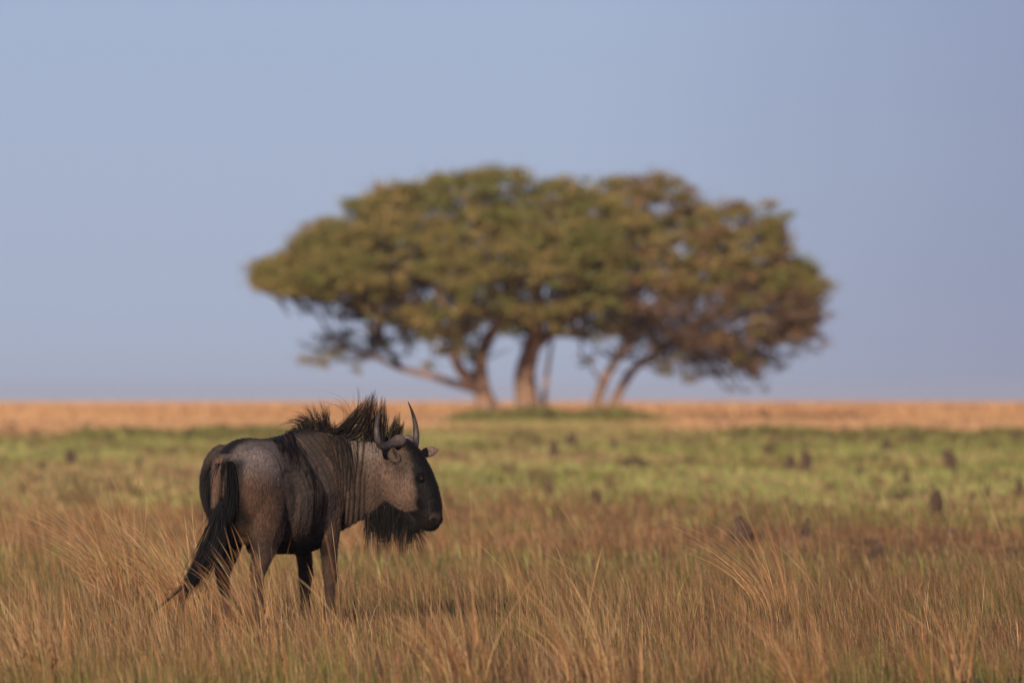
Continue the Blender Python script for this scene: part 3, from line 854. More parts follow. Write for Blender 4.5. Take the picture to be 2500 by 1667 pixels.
def build_body():
    S = Solid()
    tor = [(-.80, 1.13, .95, .06), (-.75, 1.205, .82, .13), (-.63, 1.27, .71, .205), (-.45, 1.302, .62, .243), (-.2, 1.292, .555, .27), (.05, 1.32, .535, .275),
           (.25, 1.358, .535, .255), (.42, 1.365, .55, .225), (.55, 1.31, .60, .185), (.65, 1.2, .69, .13), (.71, 1.06, .81, .06)]
    rings = []
    for x, zt, zb, hw in densify(tor):
        tp_ = .30 + .25 * math.exp(-((x - .35) / .3) ** 2)
        rings.append(ring((x, 0, (zt + zb) / 2), (0, hw, 0), (0, 0, (zt - zb) / 2), 28, tp_, .12))
    S.add(*loft(rings))
    # haunches and shoulders
    for s in (-1, 1):
        S.add(*ellipsoid((-.52, .135 * s, .99), (.215, .125, .27)))
        S.add(*ellipsoid((.38, .15 * s, .92), (.16, .085, .27)))
    def leg(st):
        rings = [ring((x, y, z), (0, ry * f, 0), (rx * f, 0, 0), 18) for x, y, z, rx, ry in densify(st) for f in (1.0 + .2 * (1 - float(sstep(.3, .6, z))),)]
        S.add(*loft([q for q in rings]))
    # hind legs: x, y, z, half length, half width
    for s, dx, y0 in ((-1, -.02, .165), (1, .06, .15)):
        y0 *= s
        leg([(-.50 + dx * .3, y0 * .9, .98, .20, .11), (-.47 + dx * .5, y0 * 1.02, .80, .165, .105), (-.46 + dx * .7, y0 * 1.02, .66, .14, .09), (-.495 + dx, y0, .54, .096, .066),
             (-.555 + dx, y0 * .98, .44, .060, .046), (-.565 + dx, y0 * .97, .38, .043, .036), (-.545 + dx, y0 * .96, .28, .029, .026), (-.53 + dx, y0 * .96, .18, .027, .025), (-.515 + dx, y0 * .96, .115, .035, .031),
             (-.49 + dx, y0 * .96, .06, .032, .03), (-.47 + dx, y0 * .96, .035, .042, .038), (-.465 + dx, y0 * .96, 0.0, .05, .042)])
    for s, dx, y0 in ((-1, 0.0, .135), (1, .12, .12)):
        y0 *= s
        leg([(.40 + dx * .3, y0 * 1.1, .88, .12, .075), (.40 + dx * .6, y0 * 1.08, .72, .105, .07), (.415 + dx * .85, y0 * 1.02, .58, .07, .056), (.43 + dx, y0, .46, .049, .043), (.44 + dx, y0, .39, .045, .042),
             (.435 + dx, y0, .33, .034, .031), (.435 + dx, y0, .22, .027, .025), (.44 + dx, y0, .13, .033, .03), (.455 + dx, y0, .07, .031, .029), (.47 + dx, y0, .035, .042, .038), (.475 + dx, y0, 0.0, .05, .042)])
    # neck
    D = densify(NECK)
    T = np.gradient(D[:, :2], axis=0)
    rings = []
    for (x, y, z, hh, hw), (tx, ty) in zip(D, T):
        l = math.hypot(tx, ty); nrm = np.array([-ty / l, tx / l, 0])
        rings.append(ring((x, y, z), nrm * hw, (0, 0, hh), 24, .25, .3))
    S.add(*loft(rings))
    # head
    hd = [(1425, 368, 1385, 560, .075), (1490, 342, 1380, 640, .10), (1548, 340, 1400, 700, .112), (1612, 392, 1450, 738, .112), (1662, 465, 1515, 768, .10), (1703, 548, 1575, 790, .086),
          (1733, 635, 1608, 812, .078), (1750, 715, 1620, 838, .078), (1752, 785, 1632, 862, .082), (1742, 838, 1650, 880, .078), (1722, 872, 1672, 888, .055), (1702, 884, 1688, 890, .025)]
    rings = []
    for a, b, c, d, hw in densify(hd, 3):
        t, q = hp(a, b), hp(c, d)
        rings.append(ring((t + q) / 2, HL * hw, (t - q) / 2, 22, .18, .1, .92))
    S.add(*loft(rings))
    jw = [(1440, 640, .07, .055), (1500, 720, .062, .05), (1555, 790, .052, .042), (1585, 840, .043, .037), (1600, 878, .032, .034), (1606, 898, .016, .02)]
    ax = (hp(1606, 898) - hp(1440, 640)); ax /= np.linalg.norm(ax); pr = np.cross(ax, HL)
    S.add(*loft([ring(hp(a, b), HL * w, pr * r_, 16) for a, b, r_, w in densify(jw, 3)]))
    # brow over the eye and a nostril rim, both sides
    for s in (-1, 1):
        for (cx, cy, l, rr) in [(1662, 572, .082, .022), (1716, 818, .060, .028), (1500, 385, .05, .05)]:
            S.add(*ellipsoid(hp(cx, cy, l * s), (rr, rr, rr * 1.15), 10))
    # ears: thin leaves held out sideways below the horns
    for s in (-1, 1):
        if s < 0: b = hp(1540, 478, -.115) ; t = b - UDIR * .062 + np.array([0, 0, .104]) - DDIR * .085
        else: b = hp(1600, 432, .085); t = b + UDIR * .118 + np.array([0, 0, .028]) + DDIR * .06
        d = t - b
        up = np.cross(d, DDIR); up /= np.linalg.norm(up); fr = np.cross(d, up); fr /= np.linalg.norm(fr)
        st = [(0, .022), (.25, .036), (.55, .040), (.8, .026), (1.0, .006)]
        S.add(*loft([ring(b + d * k, up * w, fr * .012, 12) for k, w in densify(st, 3)]))
    # tail root
    S.add(*loft([ring((x, y, z), (0, r_, 0), (r_, 0, 0), 12) for x, y, z, r_ in densify([(-.70, 0, 1.20, .06), (-.785, 0, 1.16, .05), (-.825, .003, 1.08, .04), (-.84, .006, .97, .033), (-.845, .01, .86, .024), (-.845, .012, .80, .014)])]))
    # sheath / udder line under the belly
    S.add(*ellipsoid((-.32, 0, .585), (.10, .05, .05), 10))
    S.add(*ellipsoid((-.47, -.01, .665), (.055, .05, .065), 10))
    tmp = bpy.data.objects.new('tmp_body', S.mesh('tmp_body'))
    COL.objects.link(tmp)
    md = tmp.modifiers.new('remesh', 'REMESH'); md.mode = 'VOXEL'; md.voxel_size = .0075
    sm = tmp.modifiers.new('smooth', 'SMOOTH'); sm.factor = .5; sm.iterations = 9
    dg = bpy.context.evaluated_depsgraph_get(); dg.update()
    me = bpy.data.meshes.new_from_object(tmp.evaluated_get(dg), depsgraph=dg)
    bpy.data.objects.remove(tmp)
    me.name = 'body'
    return me

body_me = build_body()

def verts_of(me):
    n = len(me.vertices)
    a = np.empty(n * 3, np.float32); me.vertices.foreach_get('co', a)
    b = np.empty(n * 3, np.float32); me.vertices.foreach_get('normal', b)
    return a.reshape(-1, 3).astype(float), b.reshape(-1, 3).astype(float)

def blob(cx, cy, px, py, rx, ry, rot=0.0, soft=.5):
    dx, dy = cx - px, cy - py
    c, s = math.cos(rot), math.sin(rot)
    a = (dx * c + dy * s) / rx; b = (-dx * s + dy * c) / ry
    return 1 - sstep(1 - soft, 1 + soft, np.sqrt(a * a + b * b))

def line_mask(cx, cy, pts, w):
    d = np.full(cx.shape, 1e9)
    for (ax, ay), (bx, by) in zip(pts[:-1], pts[1:]):
        vx, vy = bx - ax, by - ay
        t = np.clip(((cx - ax) * vx + (cy - ay) * vy) / (vx * vx + vy * vy), 0, 1)
        d = np.minimum(d, np.hypot(cx - ax - t * vx, cy - ay - t * vy))
    return 1 - sstep(w * .4, w, d)

def finish_body(me):
    v, nm = verts_of(me)
    # coordinates of the working crop, used to lay out coat pattern on the side it shows
    u = v @ UDIR; dep = v @ DDIR
    cx = u / KC + 805; cy = (cz(0) - v[:, 2]) / KC
    near = sstep(.15, -.25, nm @ DDIR)              # side turned to the viewer
    # neck folds: distance along the neck
    D = densify(NECK, 12)[:, :2]
    seg = np.r_[0, np.cumsum(np.hypot(*np.diff(D, axis=0).T))]
    dd = ((v[:, None, :2] - D[None]) ** 2).sum(2)
    s = seg[np.argmin(dd, 1)]
    k0 = np.argmin(dd, 1)
    # refine the parameter continuously
    T = np.gradient(D, axis=0); T /= np.linalg.norm(T, axis=1, keepdims=True)
    s = s + ((v[:, :2] - D[k0]) * T[k0]).sum(1)
    headm = sstep(.40, .46, s) * (v[:, 1] < -.2)
    zone = sstep(.07, .17, s) * (1 - sstep(.43, .50, s)) * (v[:, 0] > .3) * sstep(.62, .75, v[:, 2]) * sstep(-.02, -.06, v[:, 1] - .25 * (v[:, 0] - .55)) 
    wob = .018 * (vnoise(v[:, 2] * 7 + 3, s * 9, 5) - .5) + .012 * np.sin(v[:, 2] * 8)
    ph = (s + wob + .05 * (1.0 - v[:, 2])) / .047
    fold = np.abs(np.sin(math.pi * ph)) ** .7         # 0 in the creases
    zone = np.clip(zone, 0, 1)
    fv = vnoise(np.floor(ph) * 3.7 + 11, v[:, 2] * 4, 8)
    v2 = v - nm * (zone * (.004 + .011 * fv) * (1 - fold))[:, None]
    # body modelling: groove behind the shoulder, flank hollow, haunch edge
    hol = .016 * line_mask(cx, cy, [(1010, 560), (1050, 700), (1030, 900)], 60) * near
    hol += .014 * line_mask(cx, cy, [(870, 560), (890, 700), (860, 850), (820, 960)], 55) * near
    hol += .012 * line_mask(cx, cy, [(880, 340), (950, 470), (1030, 620)], 40) * near
    v2 -= nm * hol[:, None]
    rib = .0018 * np.sin((v[:, 0] + .15 * v[:, 2]) * 75) * near * blob(cx, cy, 950, 620, 90, 220)
    v2 += nm * rib[:, None]
    me.vertices.foreach_set('co', v2.astype(np.float32).ravel())
    # ---- coat colours
    n = len(v)
    C = np.tile(np.array([.075, .054, .046]), (n, 1))
    def mix(m, c):
        m = np.clip(m, 0, 1)[:, None]
        C[:] = C * (1 - m) + np.array(c) * m
    grey = sstep(.86, 1.2, v[:, 2]) * (v[:, 0] < .35)
    mix(grey * .6, (.10, .088, .086))
    mix(blob(cx, cy, 700, 470, 170, 120, .45) * near, (.20, .185, .20))       # pale grey hip, bluish sky sheen painted into the coat colour
    mix(blob(cx, cy, 680, 700, 130, 180) * near * .8, (.12, .078, .06))     # brown thigh
    mix(blob(cx, cy, 860, 840, 70, 100, .3) * near * .7, (.10, .066, .048))
    mix(blob(cx, cy, 960, 560, 60, 140, -.2) * near * .7, (.12, .098, .095))
    # shoulder and neck: paler brown grey
    neckm = sstep(.10, .25, s) * (v[:, 0] > .32)
    mix(neckm * .9, (.128, .098, .084))
    mix(neckm * blob(cx, cy, 1300, 400, 130, 70) * near, (.22, .195, .18))
    mix(blob(cx, cy, 1110, 880, 90, 110) * near * .7, (.10, .07, .056))
    mix(blob(cx, cy, 960, 380, 90, 80) * near * .8, (.12, .105, .092))
    flank = sstep(-.42, -.25, v[:, 0]) * (1 - sstep(.25, .45, v[:, 0])) * sstep(.62, .8, v[:, 2]) * (1 - sstep(1.15, 1.28, v[:, 2]))
    mix(flank * .85, (.118, .100, .097))  # flank colour lifted to stand in for sunlight it hardly gets
    mix(sstep(.2, .35, v[:, 0]) * (1 - neckm) * sstep(.65, .8, v[:, 2]) * (1 - sstep(1.1, 1.25, v[:, 2])) * .8, (.135, .102, .088))  # shoulder and chest brightened by colour in the same way
    mix(zone * (v[:, 2] < 1.2) * sstep(.3, .42, s) * .25, (.05, .04, .036))
    # brindle: dark hair in the creases
    mix(zone * (1 - sstep(.25, .6 + .5 * fv, fold)) * np.clip(.5 + .9 * fv, 0, .97), (.018, .014, .013))
    stripe = np.abs(np.sin(math.pi * (v[:, 0] + .2 * v[:, 2] + .02 * vnoise(v[:, 2] * 5, v[:, 0] * 8, 9)) / .085)) ** .6
    mix((1 - sstep(.2, .7, stripe)) * (v[:, 0] > -.15) * (v[:, 0] < .45) * sstep(.7, .9, v[:, 2]) * .65, (.03, .025, .024))
    # dark bands on the near flank and shoulder
    for pts, w, a in [([(790, 330), (840, 400), (860, 520), (900, 640)], 46, .85), ([(905, 420), (960, 500), (1020, 580), (1055, 680), (1035, 820), (990, 960)], 42, .9),
                      ([(1080, 420), (1150, 500), (1200, 600), (1240, 700)], 30, .9), ([(1180, 330), (1220, 450), (1235, 600)], 22, .8), ([(890, 640), (900, 720), (870, 830)], 30, .7)]:
        mix(line_mask(cx, cy, pts, w) * near * a * .62, (.026, .024, .026))
    # spine line
    mix((1 - sstep(.02, .07, np.abs(v[:, 1]))) * (v[:, 2] > 1.2) * (v[:, 0] < .5), (.02, .021, .025))
    # belly and inner legs: underside shade painted dark into the coat
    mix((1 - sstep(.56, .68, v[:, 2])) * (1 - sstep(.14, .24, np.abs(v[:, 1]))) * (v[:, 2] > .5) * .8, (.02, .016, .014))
    mix(blob(cx, cy, 600, 885, 45, 45) * near * (v[:, 2] < .74), (.13, .085, .055))
    # legs
    mix((1 - sstep(.48, .62, v[:, 2])) * (v[:, 2] < .52), (.082, .056, .045))
    mix(1 - sstep(.05, .07, v[:, 2]), (.02, .018, .017))
    # rump either side of the tail
    rump = (v[:, 0] < -.60) * (1 - sstep(.10, .17, np.abs(v[:, 1]))) * sstep(.68, .8, v[:, 2]) * (1 - sstep(1.13, 1.19, v[:, 2]))
    mix(rump * .9, (.016, .016, .018))
    mix((v[:, 0] < -.42) * sstep(.08, .12, v[:, 1]) * sstep(.6, .75, v[:, 2]) * (1 - sstep(1.08, 1.16, v[:, 2])) * .85, (.022, .02, .021))
    tail = (v[:, 0] < -.79) * (np.abs(v[:, 1] - .005) < .036) * (v[:, 2] > .85)
    mix(tail * 1.0, (.145, .102, .084))
    mix((v[:, 0] < -.77) * (v[:, 2] < .84), (.02, .02, .022))
    # head
    hv = v - H0
    ha = hv @ HF; hl = hv @ HL
    hcx = ha * math.cos(R(25)) / KC + 1401
    ishead = sstep(1390, 1425, hcx - 320 * np.clip(-hl, 0, .12) + 16 * (vnoise(cy * .06, hl * 30, 37) - .5)) * (v[:, 1] < -.33)
    mix(ishead, (.155, .114, .097))
    mix(ishead * blob(hcx, cy, 1530, 660, 70, 90) * .8, (.20, .145, .12))
    hcy = cy
    jag = 22 * (vnoise(hcy * .05, hl * 40, 31) - .5)
    front = sstep(-20, 22, hcx + jag - np.interp(hcy, [330, 400, 470, 560, 660, 740, 800, 900], [1480, 1550, 1585, 1602, 1624, 1626, 1590, 1530]) - hl.clip(-.12, .12) * -1 * 150)
    mix(ishead * front, (.007, .007, .009))
    mix(ishead * (1 - sstep(-14, 14, np.interp(hcx, [1380, 1440, 1500, 1560, 1620], [690, 715, 745, 778, 770]) + jag - hcy)), (.012, .011, .012))
    mix(ishead * (hcx < 1560) * (1 - sstep(380, 425, hcy)), (.016, .015, .016))
    mix(ishead * blob(hcx, hcy, 1555, 490, 46, 75) * .8, (.06, .045, .04))
    mix(ishead * blob(hcx, hcy, 1480, 470, 40, 40) * .6, (.04, .035, .033))
    mix(ishead * blob(hcx, hcy, 1738, 812, 20, 30) * (hl < 0), (.06, .048, .046))
    mix(ishead * blob(hcx, hcy, 1733, 822, 11, 17) * (hl < 0), (.012, .01, .01))
    # ears
    ear = (np.abs(hl) > .118) * (ha > .04) * (v[:, 2] > 1.12) * (v[:, 2] < 1.29) * (v[:, 1] < -.36)
    mix(ear, (.24, .19, .165))
    mix(ear * blob(cx, cy, 1478, 425, 12, 36, -.4) * near, (.08, .06, .055))
    mix(ear * (hl > .205), (.04, .034, .032))
    C *= np.array([.80, .745, .71])
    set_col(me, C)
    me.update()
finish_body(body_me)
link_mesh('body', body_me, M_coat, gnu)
BODY_COL = np.empty(len(body_me.vertices) * 4, np.float32); body_me.color_attributes['Col'].data.foreach_get('color', BODY_COL); BODY_COL = BODY_COL.reshape(-1, 4)[:, :3]

bvh = BVHTree.FromPolygons([tuple(p.co) for p in body_me.vertices], [tuple(p.vertices) for p in body_me.polygons])

def strands(name, polys, rad, col, parent, na=3):
    """polys (N,K,3) hair paths, rad (N,), col (N,3): thin tapering hairs in one mesh"""
    P = np.asarray(polys); n, k, _ = P.shape
    T = np.gradient(P, axis=1); T /= np.linalg.norm(T, axis=2, keepdims=True) + 1e-9
    ref = rng.normal(0, 1, (n, 1, 3))
    U = np.cross(T, np.broadcast_to(ref, T.shape)); U /= np.linalg.norm(U, axis=2, keepdims=True) + 1e-9
    W = np.cross(T, U)
    taper = (1 - np.linspace(0, 1, k) ** 1.6 * .88)[None, :, None, None] * np.asarray(rad)[:, None, None, None]
    a = np.linspace(0, 2 * math.pi, na, endpoint=False)
    V = P[:, :, None] + taper * (U[:, :, None] * np.cos(a)[None, None, :, None] + W[:, :, None] * np.sin(a)[None, None, :, None])
    b = (np.arange(n) * k * na)[:, None, None] + (np.arange(k - 1) * na)[None, :, None]
    j = np.arange(na)[None, None]
    A = b + j; B = b + (j + 1) % na
    Q = np.stack([A, B, B + na, A + na], -1).reshape(-1, 4)
    me = mesh_np(name, V.reshape(-1, 3), Q, None, np.repeat(col, k * na, axis=0))
    return link_mesh(name, me, M_hair, parent)

def bez(p0, p1, p2, k=10):
    t = np.linspace(0, 1, k)[None, :, None]
    return (1 - t) ** 2 * p0[:, None] + 2 * t * (1 - t) * p1[:, None] + t ** 2 * p2[:, None]

def cast(cx, cy, off=.006):
    """point on the near side of the body seen at that place"""
    o = UDIR * cu(cx) + np.array([0, 0, cz(cy)]) - DDIR * 3
    h, nn, i, d = bvh.ray_cast(Vector(o), Vector(DDIR))
    if h is None: return None
    return np.array(h) - DDIR * off + np.array(nn) * off

def build_fur(n=85000):
    """short hairs lying back along the body"""
    v, nm = verts_of(body_me)
    k = rng.integers(0, len(v), n)
    k = k[v[k, 2] > .12]; n = len(k)
    p0 = v[k] + rng.normal(0, .003, (n, 3)); nn = nm[k]
    head = v[k, 1] < -.40
    flow = np.where(head[:, None], -HF * .35 + np.array([0, 0, -.8]), np.array([-.45, 0, -.9])) + rng.normal(0, .22, (n, 3))
    flow -= nn * (flow * nn).sum(1, keepdims=True)
    flow /= np.linalg.norm(flow, axis=1, keepdims=True) + 1e-9
    L = rng.uniform(.012, .026, n) * np.where(head, .8, 1)
    p0 = p0 - nn * .002
    p1 = p0 + flow * (L * .5)[:, None] + nn * (L * .30)[:, None]
    p2 = p0 + flow * L[:, None] + nn * (L * rng.uniform(.12, .4, n))[:, None]
    c = BODY_COL[k] * rng.uniform(.6, 1.45, (n, 1))
    strands('fur', bez(p0, p1, p2, 4), rng.uniform(.0006, .0011, n), c, gnu)
# crest of back and neck the mane grows from
DORS = np.array([(.08, 0, 1.315), (.25, 0, 1.35), (.42, -.01, 1.355), (.55, -.09, 1.315), (.68, -.21, 1.265), (.745, -.33, 1.262), (.778, -.42, 1.275), (.78, -.47, 1.27)])
DU = DORS @ UDIR
def crest(cx):
    u = np.asarray(cu(cx))
    return np.stack([np.interp(u, DU, DORS[:, k]) for k in range(3)], -1)

def build_mane():
    polys, rad = [], []
    def tuft(r0, r1, n, tips, spread, init, stiff=.55, r=.0022, depth=.05):
        r *= .8
        """hairs rooted between crop x r0..r1, gathered towards a few tips (crop pixels)"""
        n = int(n * .62)
        rx = rng.uniform(r0, r1, n)
        p0 = crest(rx) + rng.normal(0, 1, (n, 3)) * np.array([.012, .012, .006])
        order = np.clip(((rx - r0) / (r1 - r0) * len(tips) + rng.normal(0, .5, n)), 0, len(tips) - 1e-3).astype(int)
        tp_ = np.array(tips, float)[order] + rng.normal(0, spread, (n, 2))
        cut = rng.uniform(.74, 1.14, n)[:, None]
        base_d = p0 @ DDIR
        tipw = UDIR[None] * cu(tp_[:, 0])[:, None] + DDIR[None] * (base_d + rng.normal(0, depth, n))[:, None] + np.array([0, 0, 1.])[None] * cz(tp_[:, 1])[:, None]
        p2 = p0 + (tipw - p0) * cut
        ln = np.linalg.norm(p2 - p0, axis=1)[:, None]
        ini = UDIR[None] * init[0] + np.array([0, 0, 1.])[None] * init[1] + rng.normal(0, .12, (n, 3))
        p1 = p0 + ini * ln * stiff
        polys.append(bez(p0, p1, p2)); rad.append(rng.uniform(.6, 1.3, n) * r)
    T1 = [(800, 264), (845, 235), (882, 200), (930, 148), (985, 150), (1032, 128), (1088, 152)]
    tuft(930, 1090, 280, T1, 11, (-.1, .95), .62, .0019)
    tuft(960, 1090, 170, [(900, 225), (960, 195), (1010, 180), (1055, 180)], 14, (-.05, .9), .6, .0019)
    tuft(850, 990, 200, [(845, 300), (865, 275), (890, 258), (915, 250)], 7, (.1, .8), .5)
    tuft(985, 1130, 150, [(1020, 240), (1080, 235), (1110, 240)], 16, (.0, .8))
    tuft(1070, 1190, 260, [(1300, 110), (1325, 85), (1342, 75)], 7, (.8, .35), .6, .0021)
    tuft(1090, 1230, 150, [(1265, 155), (1315, 140), (1345, 150)], 9, (.6, .5), .55, .0021)
    tuft(1130, 1230, 60, [(1243, 48), (1262, 70), (1290, 95)], 5, (.7, .6), .55, .0017)
    tuft(1150, 1210, 26, [(1105, 105), (1165, 140), (1000, 85)], 5, (.25, 1.), .75, .0013)
    tuft(1060, 1330, 300, [(1110, 268), (1170, 258), (1230, 250), (1290, 250), (1330, 250)], 14, (.3, .7))
    tuft(1290, 1420, 330, [(1318, 128), (1346, 92), (1371, 105), (1396, 108), (1416, 120)], 5, (.0, .95))
    tuft(1290, 1420, 130, [(1320, 200), (1370, 190), (1420, 200)], 14, (.05, .95))
    tuft(1430, 1475, 130, [(1475, 215), (1498, 200)], 5, (.3, .95))
    tuft(1450, 1490, 120, [(1512, 262), (1530, 246)], 5, (.4, .9))
    # hair falling over the near side of withers, shoulder and neck, lying on the coat
    def fall(starts, ends, n, bow, r=.0022, jit=10):
        out = []
        for _ in range(n):
            k = rng.random()
            a = np.array(starts[0]) * (1 - k) + np.array(starts[1]) * k + rng.normal(0, jit * .5, 2)
            b = np.array(ends[0]) * (1 - k) + np.array(ends[1]) * k + rng.normal(0, jit, 2)
            b = a + (b - a) * rng.uniform(.5, 1.0)
            pts = []
            for t in np.linspace(0, 1, 9):
                q = a * (1 - t) + b * t + np.array(bow) * (t * (1 - t) * 4) * .5
                h = cast(q[0], q[1], .004 + .006 * math.sin(math.pi * t))
                if h is None: break
                pts.append(h)
            if len(pts) >= 4:
                pts = np.array(pts)
                tt = np.linspace(0, len(pts) - 1, 10)
                out.append(np.stack([np.interp(tt, np.arange(len(pts)), pts[:, k]) for k in range(3)], 1))
        if out:
            polys.append(np.array(out)); rad.append(rng.uniform(.7, 1.3, len(out)) * r)
    fall([(770, 350), (870, 312)], [(820, 440), (895, 470)], 150, (14, 0), .0018)
    fall([(820, 335), (880, 320)], [(880, 560), (930, 620)], 40, (20, 0), .0016)
    fall([(870, 330), (900, 400)], [(1000, 560), (1060, 720)], 55, (30, -20), .0016)
    fall([(1080, 330), (1180, 335)], [(1170, 520), (1245, 690)], 90, (25, 0), .0016)
    fall([(1130, 335), (1230, 345)], [(1190, 560), (1260, 640)], 45, (15, 0), .0015)
    fall([(980, 520), (1050, 620)], [(985, 900), (1045, 860)], 55, (45, 0), .0016)
    fall([(1250, 350), (1410, 362)], [(1270, 460), (1420, 470)], 50, (0, 0), .0013)
    P = np.concatenate(polys); Rr = np.concatenate(rad)
    C = np.tile(np.array([.0062, .0062, .0085]), (len(P), 1)) * rng.uniform(.6, 1.8, (len(P), 1))
    b = rng.random(len(P)) < .3
    C[b] = np.array([.05, .034, .026]) * rng.uniform(.6, 1.4, (b.sum(), 1))
    strands('mane', P, Rr, C, gnu)
build_mane()
build_fur()

def build_beard():
    n = 1500
    k = rng.random(n)
    # throat and jaw line the beard hangs from (crop pixels)
    lx = np.interp(k, [0, .25, .6, .85, 1], [1290, 1385, 1490, 1570, 1604]); ly = np.interp(k, [0, .25, .6, .85, 1], [800, 730, 728, 790, 850])
    side = rng.uniform(-1, 1, n)
    dn = np.clip((k - .2) / .3, 0, 1)[:, None]
    pn = np.stack([np.interp(lx, [1290, 1370, 1440], [.70, .735, .76]), np.interp(lx, [1290, 1370, 1440], [-.24, -.31, -.36]), np.zeros(n)], 1)
    pn = pn + UDIR[None] * (cu(lx) - pn @ UDIR)[:, None]
    ph = H0[None] + HF[None] * ((lx - 1401) * KC / math.cos(R(25)))[:, None]
    p0 = pn * (1 - dn) + ph * dn + HL[None] * (side * .045)[:, None]
    p0[:, 2] = cz(ly + rng.normal(0, 12, n))
    L = np.interp(k, [0, .15, .4, .7, .9, 1], [.14, .33, .37, .31, .22, .13]) * rng.uniform(.4, 1.05, n)
    lk = np.floor(k * 26); lo = np.random.default_rng(3).normal(0, .03, (27, 3))[lk.astype(int)]; L = L * np.random.default_rng(4).uniform(.6, 1.1, 27)[lk.astype(int)]
    p2 = p0 + np.array([0, 0, -1.])[None] * L[:, None] + UDIR[None] * (rng.normal(.012, .018, n) + .02 * np.sin(k * 40))[:, None] + DDIR[None] * rng.normal(0, .012, n)[:, None] + lo
    p1 = p0 + (p2 - p0) * .45 + UDIR[None] * rng.normal(.0, .012, n)[:, None]
    C = np.tile(np.array([.0062, .006, .0065]), (n, 1)) * rng.uniform(.6, 1.7, (n, 1))
    b = rng.random(n) < .10 * (1 - k); C[b] = np.array([.09, .06, .045])
    strands('beard', bez(p0, p1, p2), rng.uniform(.0011, .0022, n), C, gnu)
build_beard()

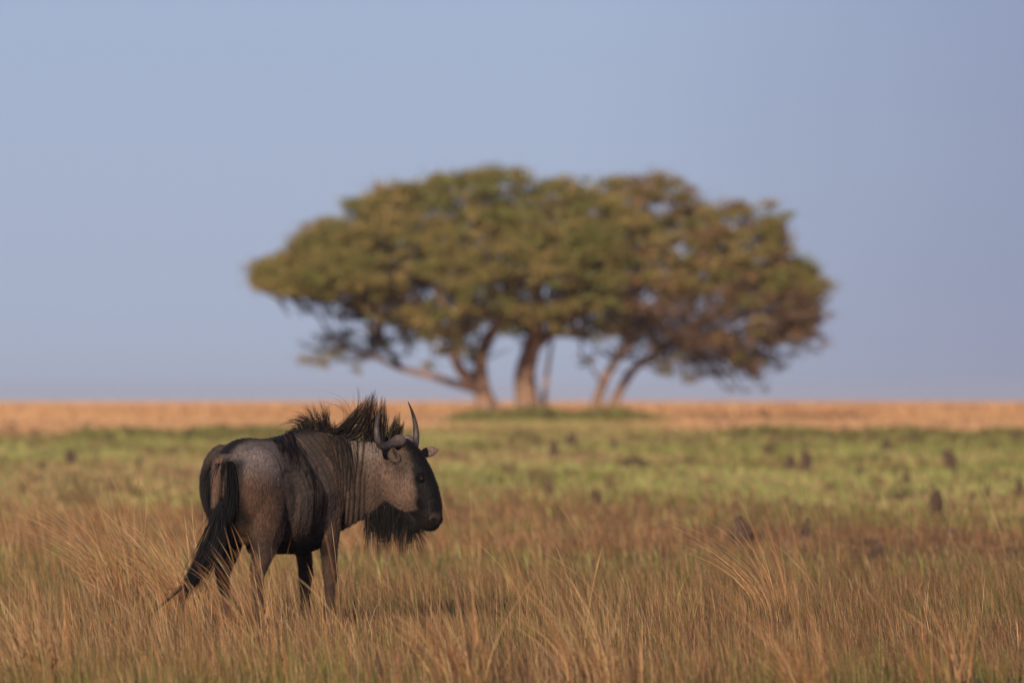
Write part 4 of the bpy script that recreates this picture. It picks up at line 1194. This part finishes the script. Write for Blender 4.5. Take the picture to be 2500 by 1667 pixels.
def build_tail():
    polys, rad = [], []
    def lock(n, path, w, r=.0024, cut=(.6, 1.0), st0=0.0):
        """hairs along a guide path given in crop pixels, at the depth of the tail, spread w pixels"""
        g = np.array(path, float)
        tt = np.linspace(0, len(g) - 1, 12)
        for _ in range(n):
            lat = rng.normal(0, 1); dp = rng.normal(0, .02)
            e = rng.uniform(*cut) * (len(g) - 1)
            t = np.linspace(rng.uniform(0, st0) * (len(g) - 1), e, 12)
            G = np.stack([np.interp(t, np.arange(len(g)), g[:, 0]), np.interp(t, np.arange(len(g)), g[:, 1]), np.interp(t, np.arange(len(g)), g[:, 2])], 1)
            G[:, 0] += lat * np.interp(t, np.arange(len(g)), w)
            # smooth the guide corners
            G[1:-1] = (G[:-2] + 2 * G[1:-1] + G[2:]) / 4
            base = np.array([-.845, .01, 0])
            d0 = base @ DDIR + G[:, 2]
            p = UDIR[None] * cu(G[:, 0])[:, None] + DDIR[None] * (d0 + dp)[:, None] + np.array([0, 0, 1.])[None] * cz(G[:, 1])[:, None]
            polys.append(p[None]); rad.append(np.array([r * rng.uniform(.7, 1.3)]))
    # third number: metres further from the viewer
    lock(360, [(478, 700, -.02), (470, 800, -.03), (455, 900, -.03), (415, 1010, -.03), (370, 1110, -.02), (325, 1190, -.01), (300, 1250, 0)], [6, 18, 30, 33, 36, 38, 36], cut=(.4, 1.0), st0=.28)
    lock(160, [(470, 780, -.03), (430, 930, -.03), (370, 1060, -.03), (310, 1160, -.02), (265, 1260, 0), (250, 1360, 0)], [12, 24, 28, 24, 18, 10], st0=.2)
    lock(22, [(440, 900, -.03), (370, 1050, -.02), (290, 1170, -.02), (200, 1255, -.02), (120, 1320, -.02), (45, 1385, -.02)], [14, 18, 18, 10, 5, 3], .0018)
    lock(200, [(470, 480, .02), (448, 560, .03), (435, 680, .04), (438, 800, .03), (440, 900, .0)], [8, 14, 16, 18, 20])
    lock(130, [(462, 480, .06), (432, 560, .08), (422, 680, .08), (426, 800, .06), (430, 880, .02)], [8, 14, 16, 18, 18])
    lock(16, [(430, 490, .06), (390, 540, .10), (360, 600, .10), (338, 640, .10)], [6, 8, 6, 3], .0012)
    lock(120, [(535, 470, -.01), (545, 560, 0), (545, 660, 0), (525, 770, 0), (500, 860, -.02)], [6, 12, 14, 14, 14])
    P = np.concatenate(polys); Rr = np.concatenate(rad)
    C = np.tile(np.array([.0062, .0062, .0085]), (len(P), 1)) * rng.uniform(.6, 1.8, (len(P), 1))
    strands('tail_tuft', P, Rr, C, gnu)
build_tail()

def build_horns():
    o = hp(1525, 362, 0)
    for s, zs in ((-1, 1.0), (1, 1.14)):
        pts = [(.02, .0, .0, .046), (.07, .005, .004, .052), (.13, .0, -.008, .047), (.20, -.012, -.028, .041), (.265, -.02, -.022, .036), (.305, -.025, .025, .031), (.308, -.03, .085, .025), (.285, -.035, .145, .0175), (.245, -.04, .195, .0105), (.205, -.045, .235, .003)]
        wide = 1.11 if s < 0 else .84
        path = [o + HL * (l * s * wide) + HF * f + np.array([0, 0, z * zs]) for l, f, z, r_ in pts]
        S = Solid()
        V, Q, T = tube(path, [p[3] * (.86 if k < 2 else .72) for k, p in enumerate(pts)], 16)
        S.add(V, Q, T)
        me = S.mesh('horn')
        f = np.clip(np.arange(len(V)) / (len(V) - 2.), 0, 1); f[-2] = 0
        set_col(me, np.stack([np.interp(f, [0, .16, .30, .7, 1], c) for c in ([.17, .15, .05, .06, .022], [.122, .108, .043, .05, .02], [.108, .095, .042, .048, .02])], 1))
        link_mesh('horn', me, M_horn, gnu)
    for s in (-1, 1):
        S = Solid(); S.add(*ellipsoid(hp(1672, 580, .094 * s), (.013, .013, .013), 12))
        link_mesh('eye', S.mesh('eye'), M_eye, gnu)
build_horns()
print('wildebeest body vertices', len(body_me.vertices))

# ------------------------------------------------------------------ thin dust haze over the plain
def build_haze():
    r = 9500.0
    v = [(x, y, z) for z in (-1.0, 14.0) for x, y in ((-r, -r), (r, -r), (r, r), (-r, r))]
    q = [(3, 2, 1, 0), (4, 5, 6, 7), (0, 1, 5, 4), (1, 2, 6, 5), (2, 3, 7, 6), (3, 0, 4, 7)]
    m, nt, out = new_mat('haze')
    p = N(nt, "ShaderNodeVolumePrincipled")
    p.inputs['Color'].default_value = (.78, .84, 1.0, 1)
    p.inputs['Density'].default_value = .00011
    nt.links.new(p.outputs[0], out.inputs['Volume'])
    tag(link_mesh('haze', mesh_np('haze', v, q), m, smooth=False), kind='stuff')
build_haze()
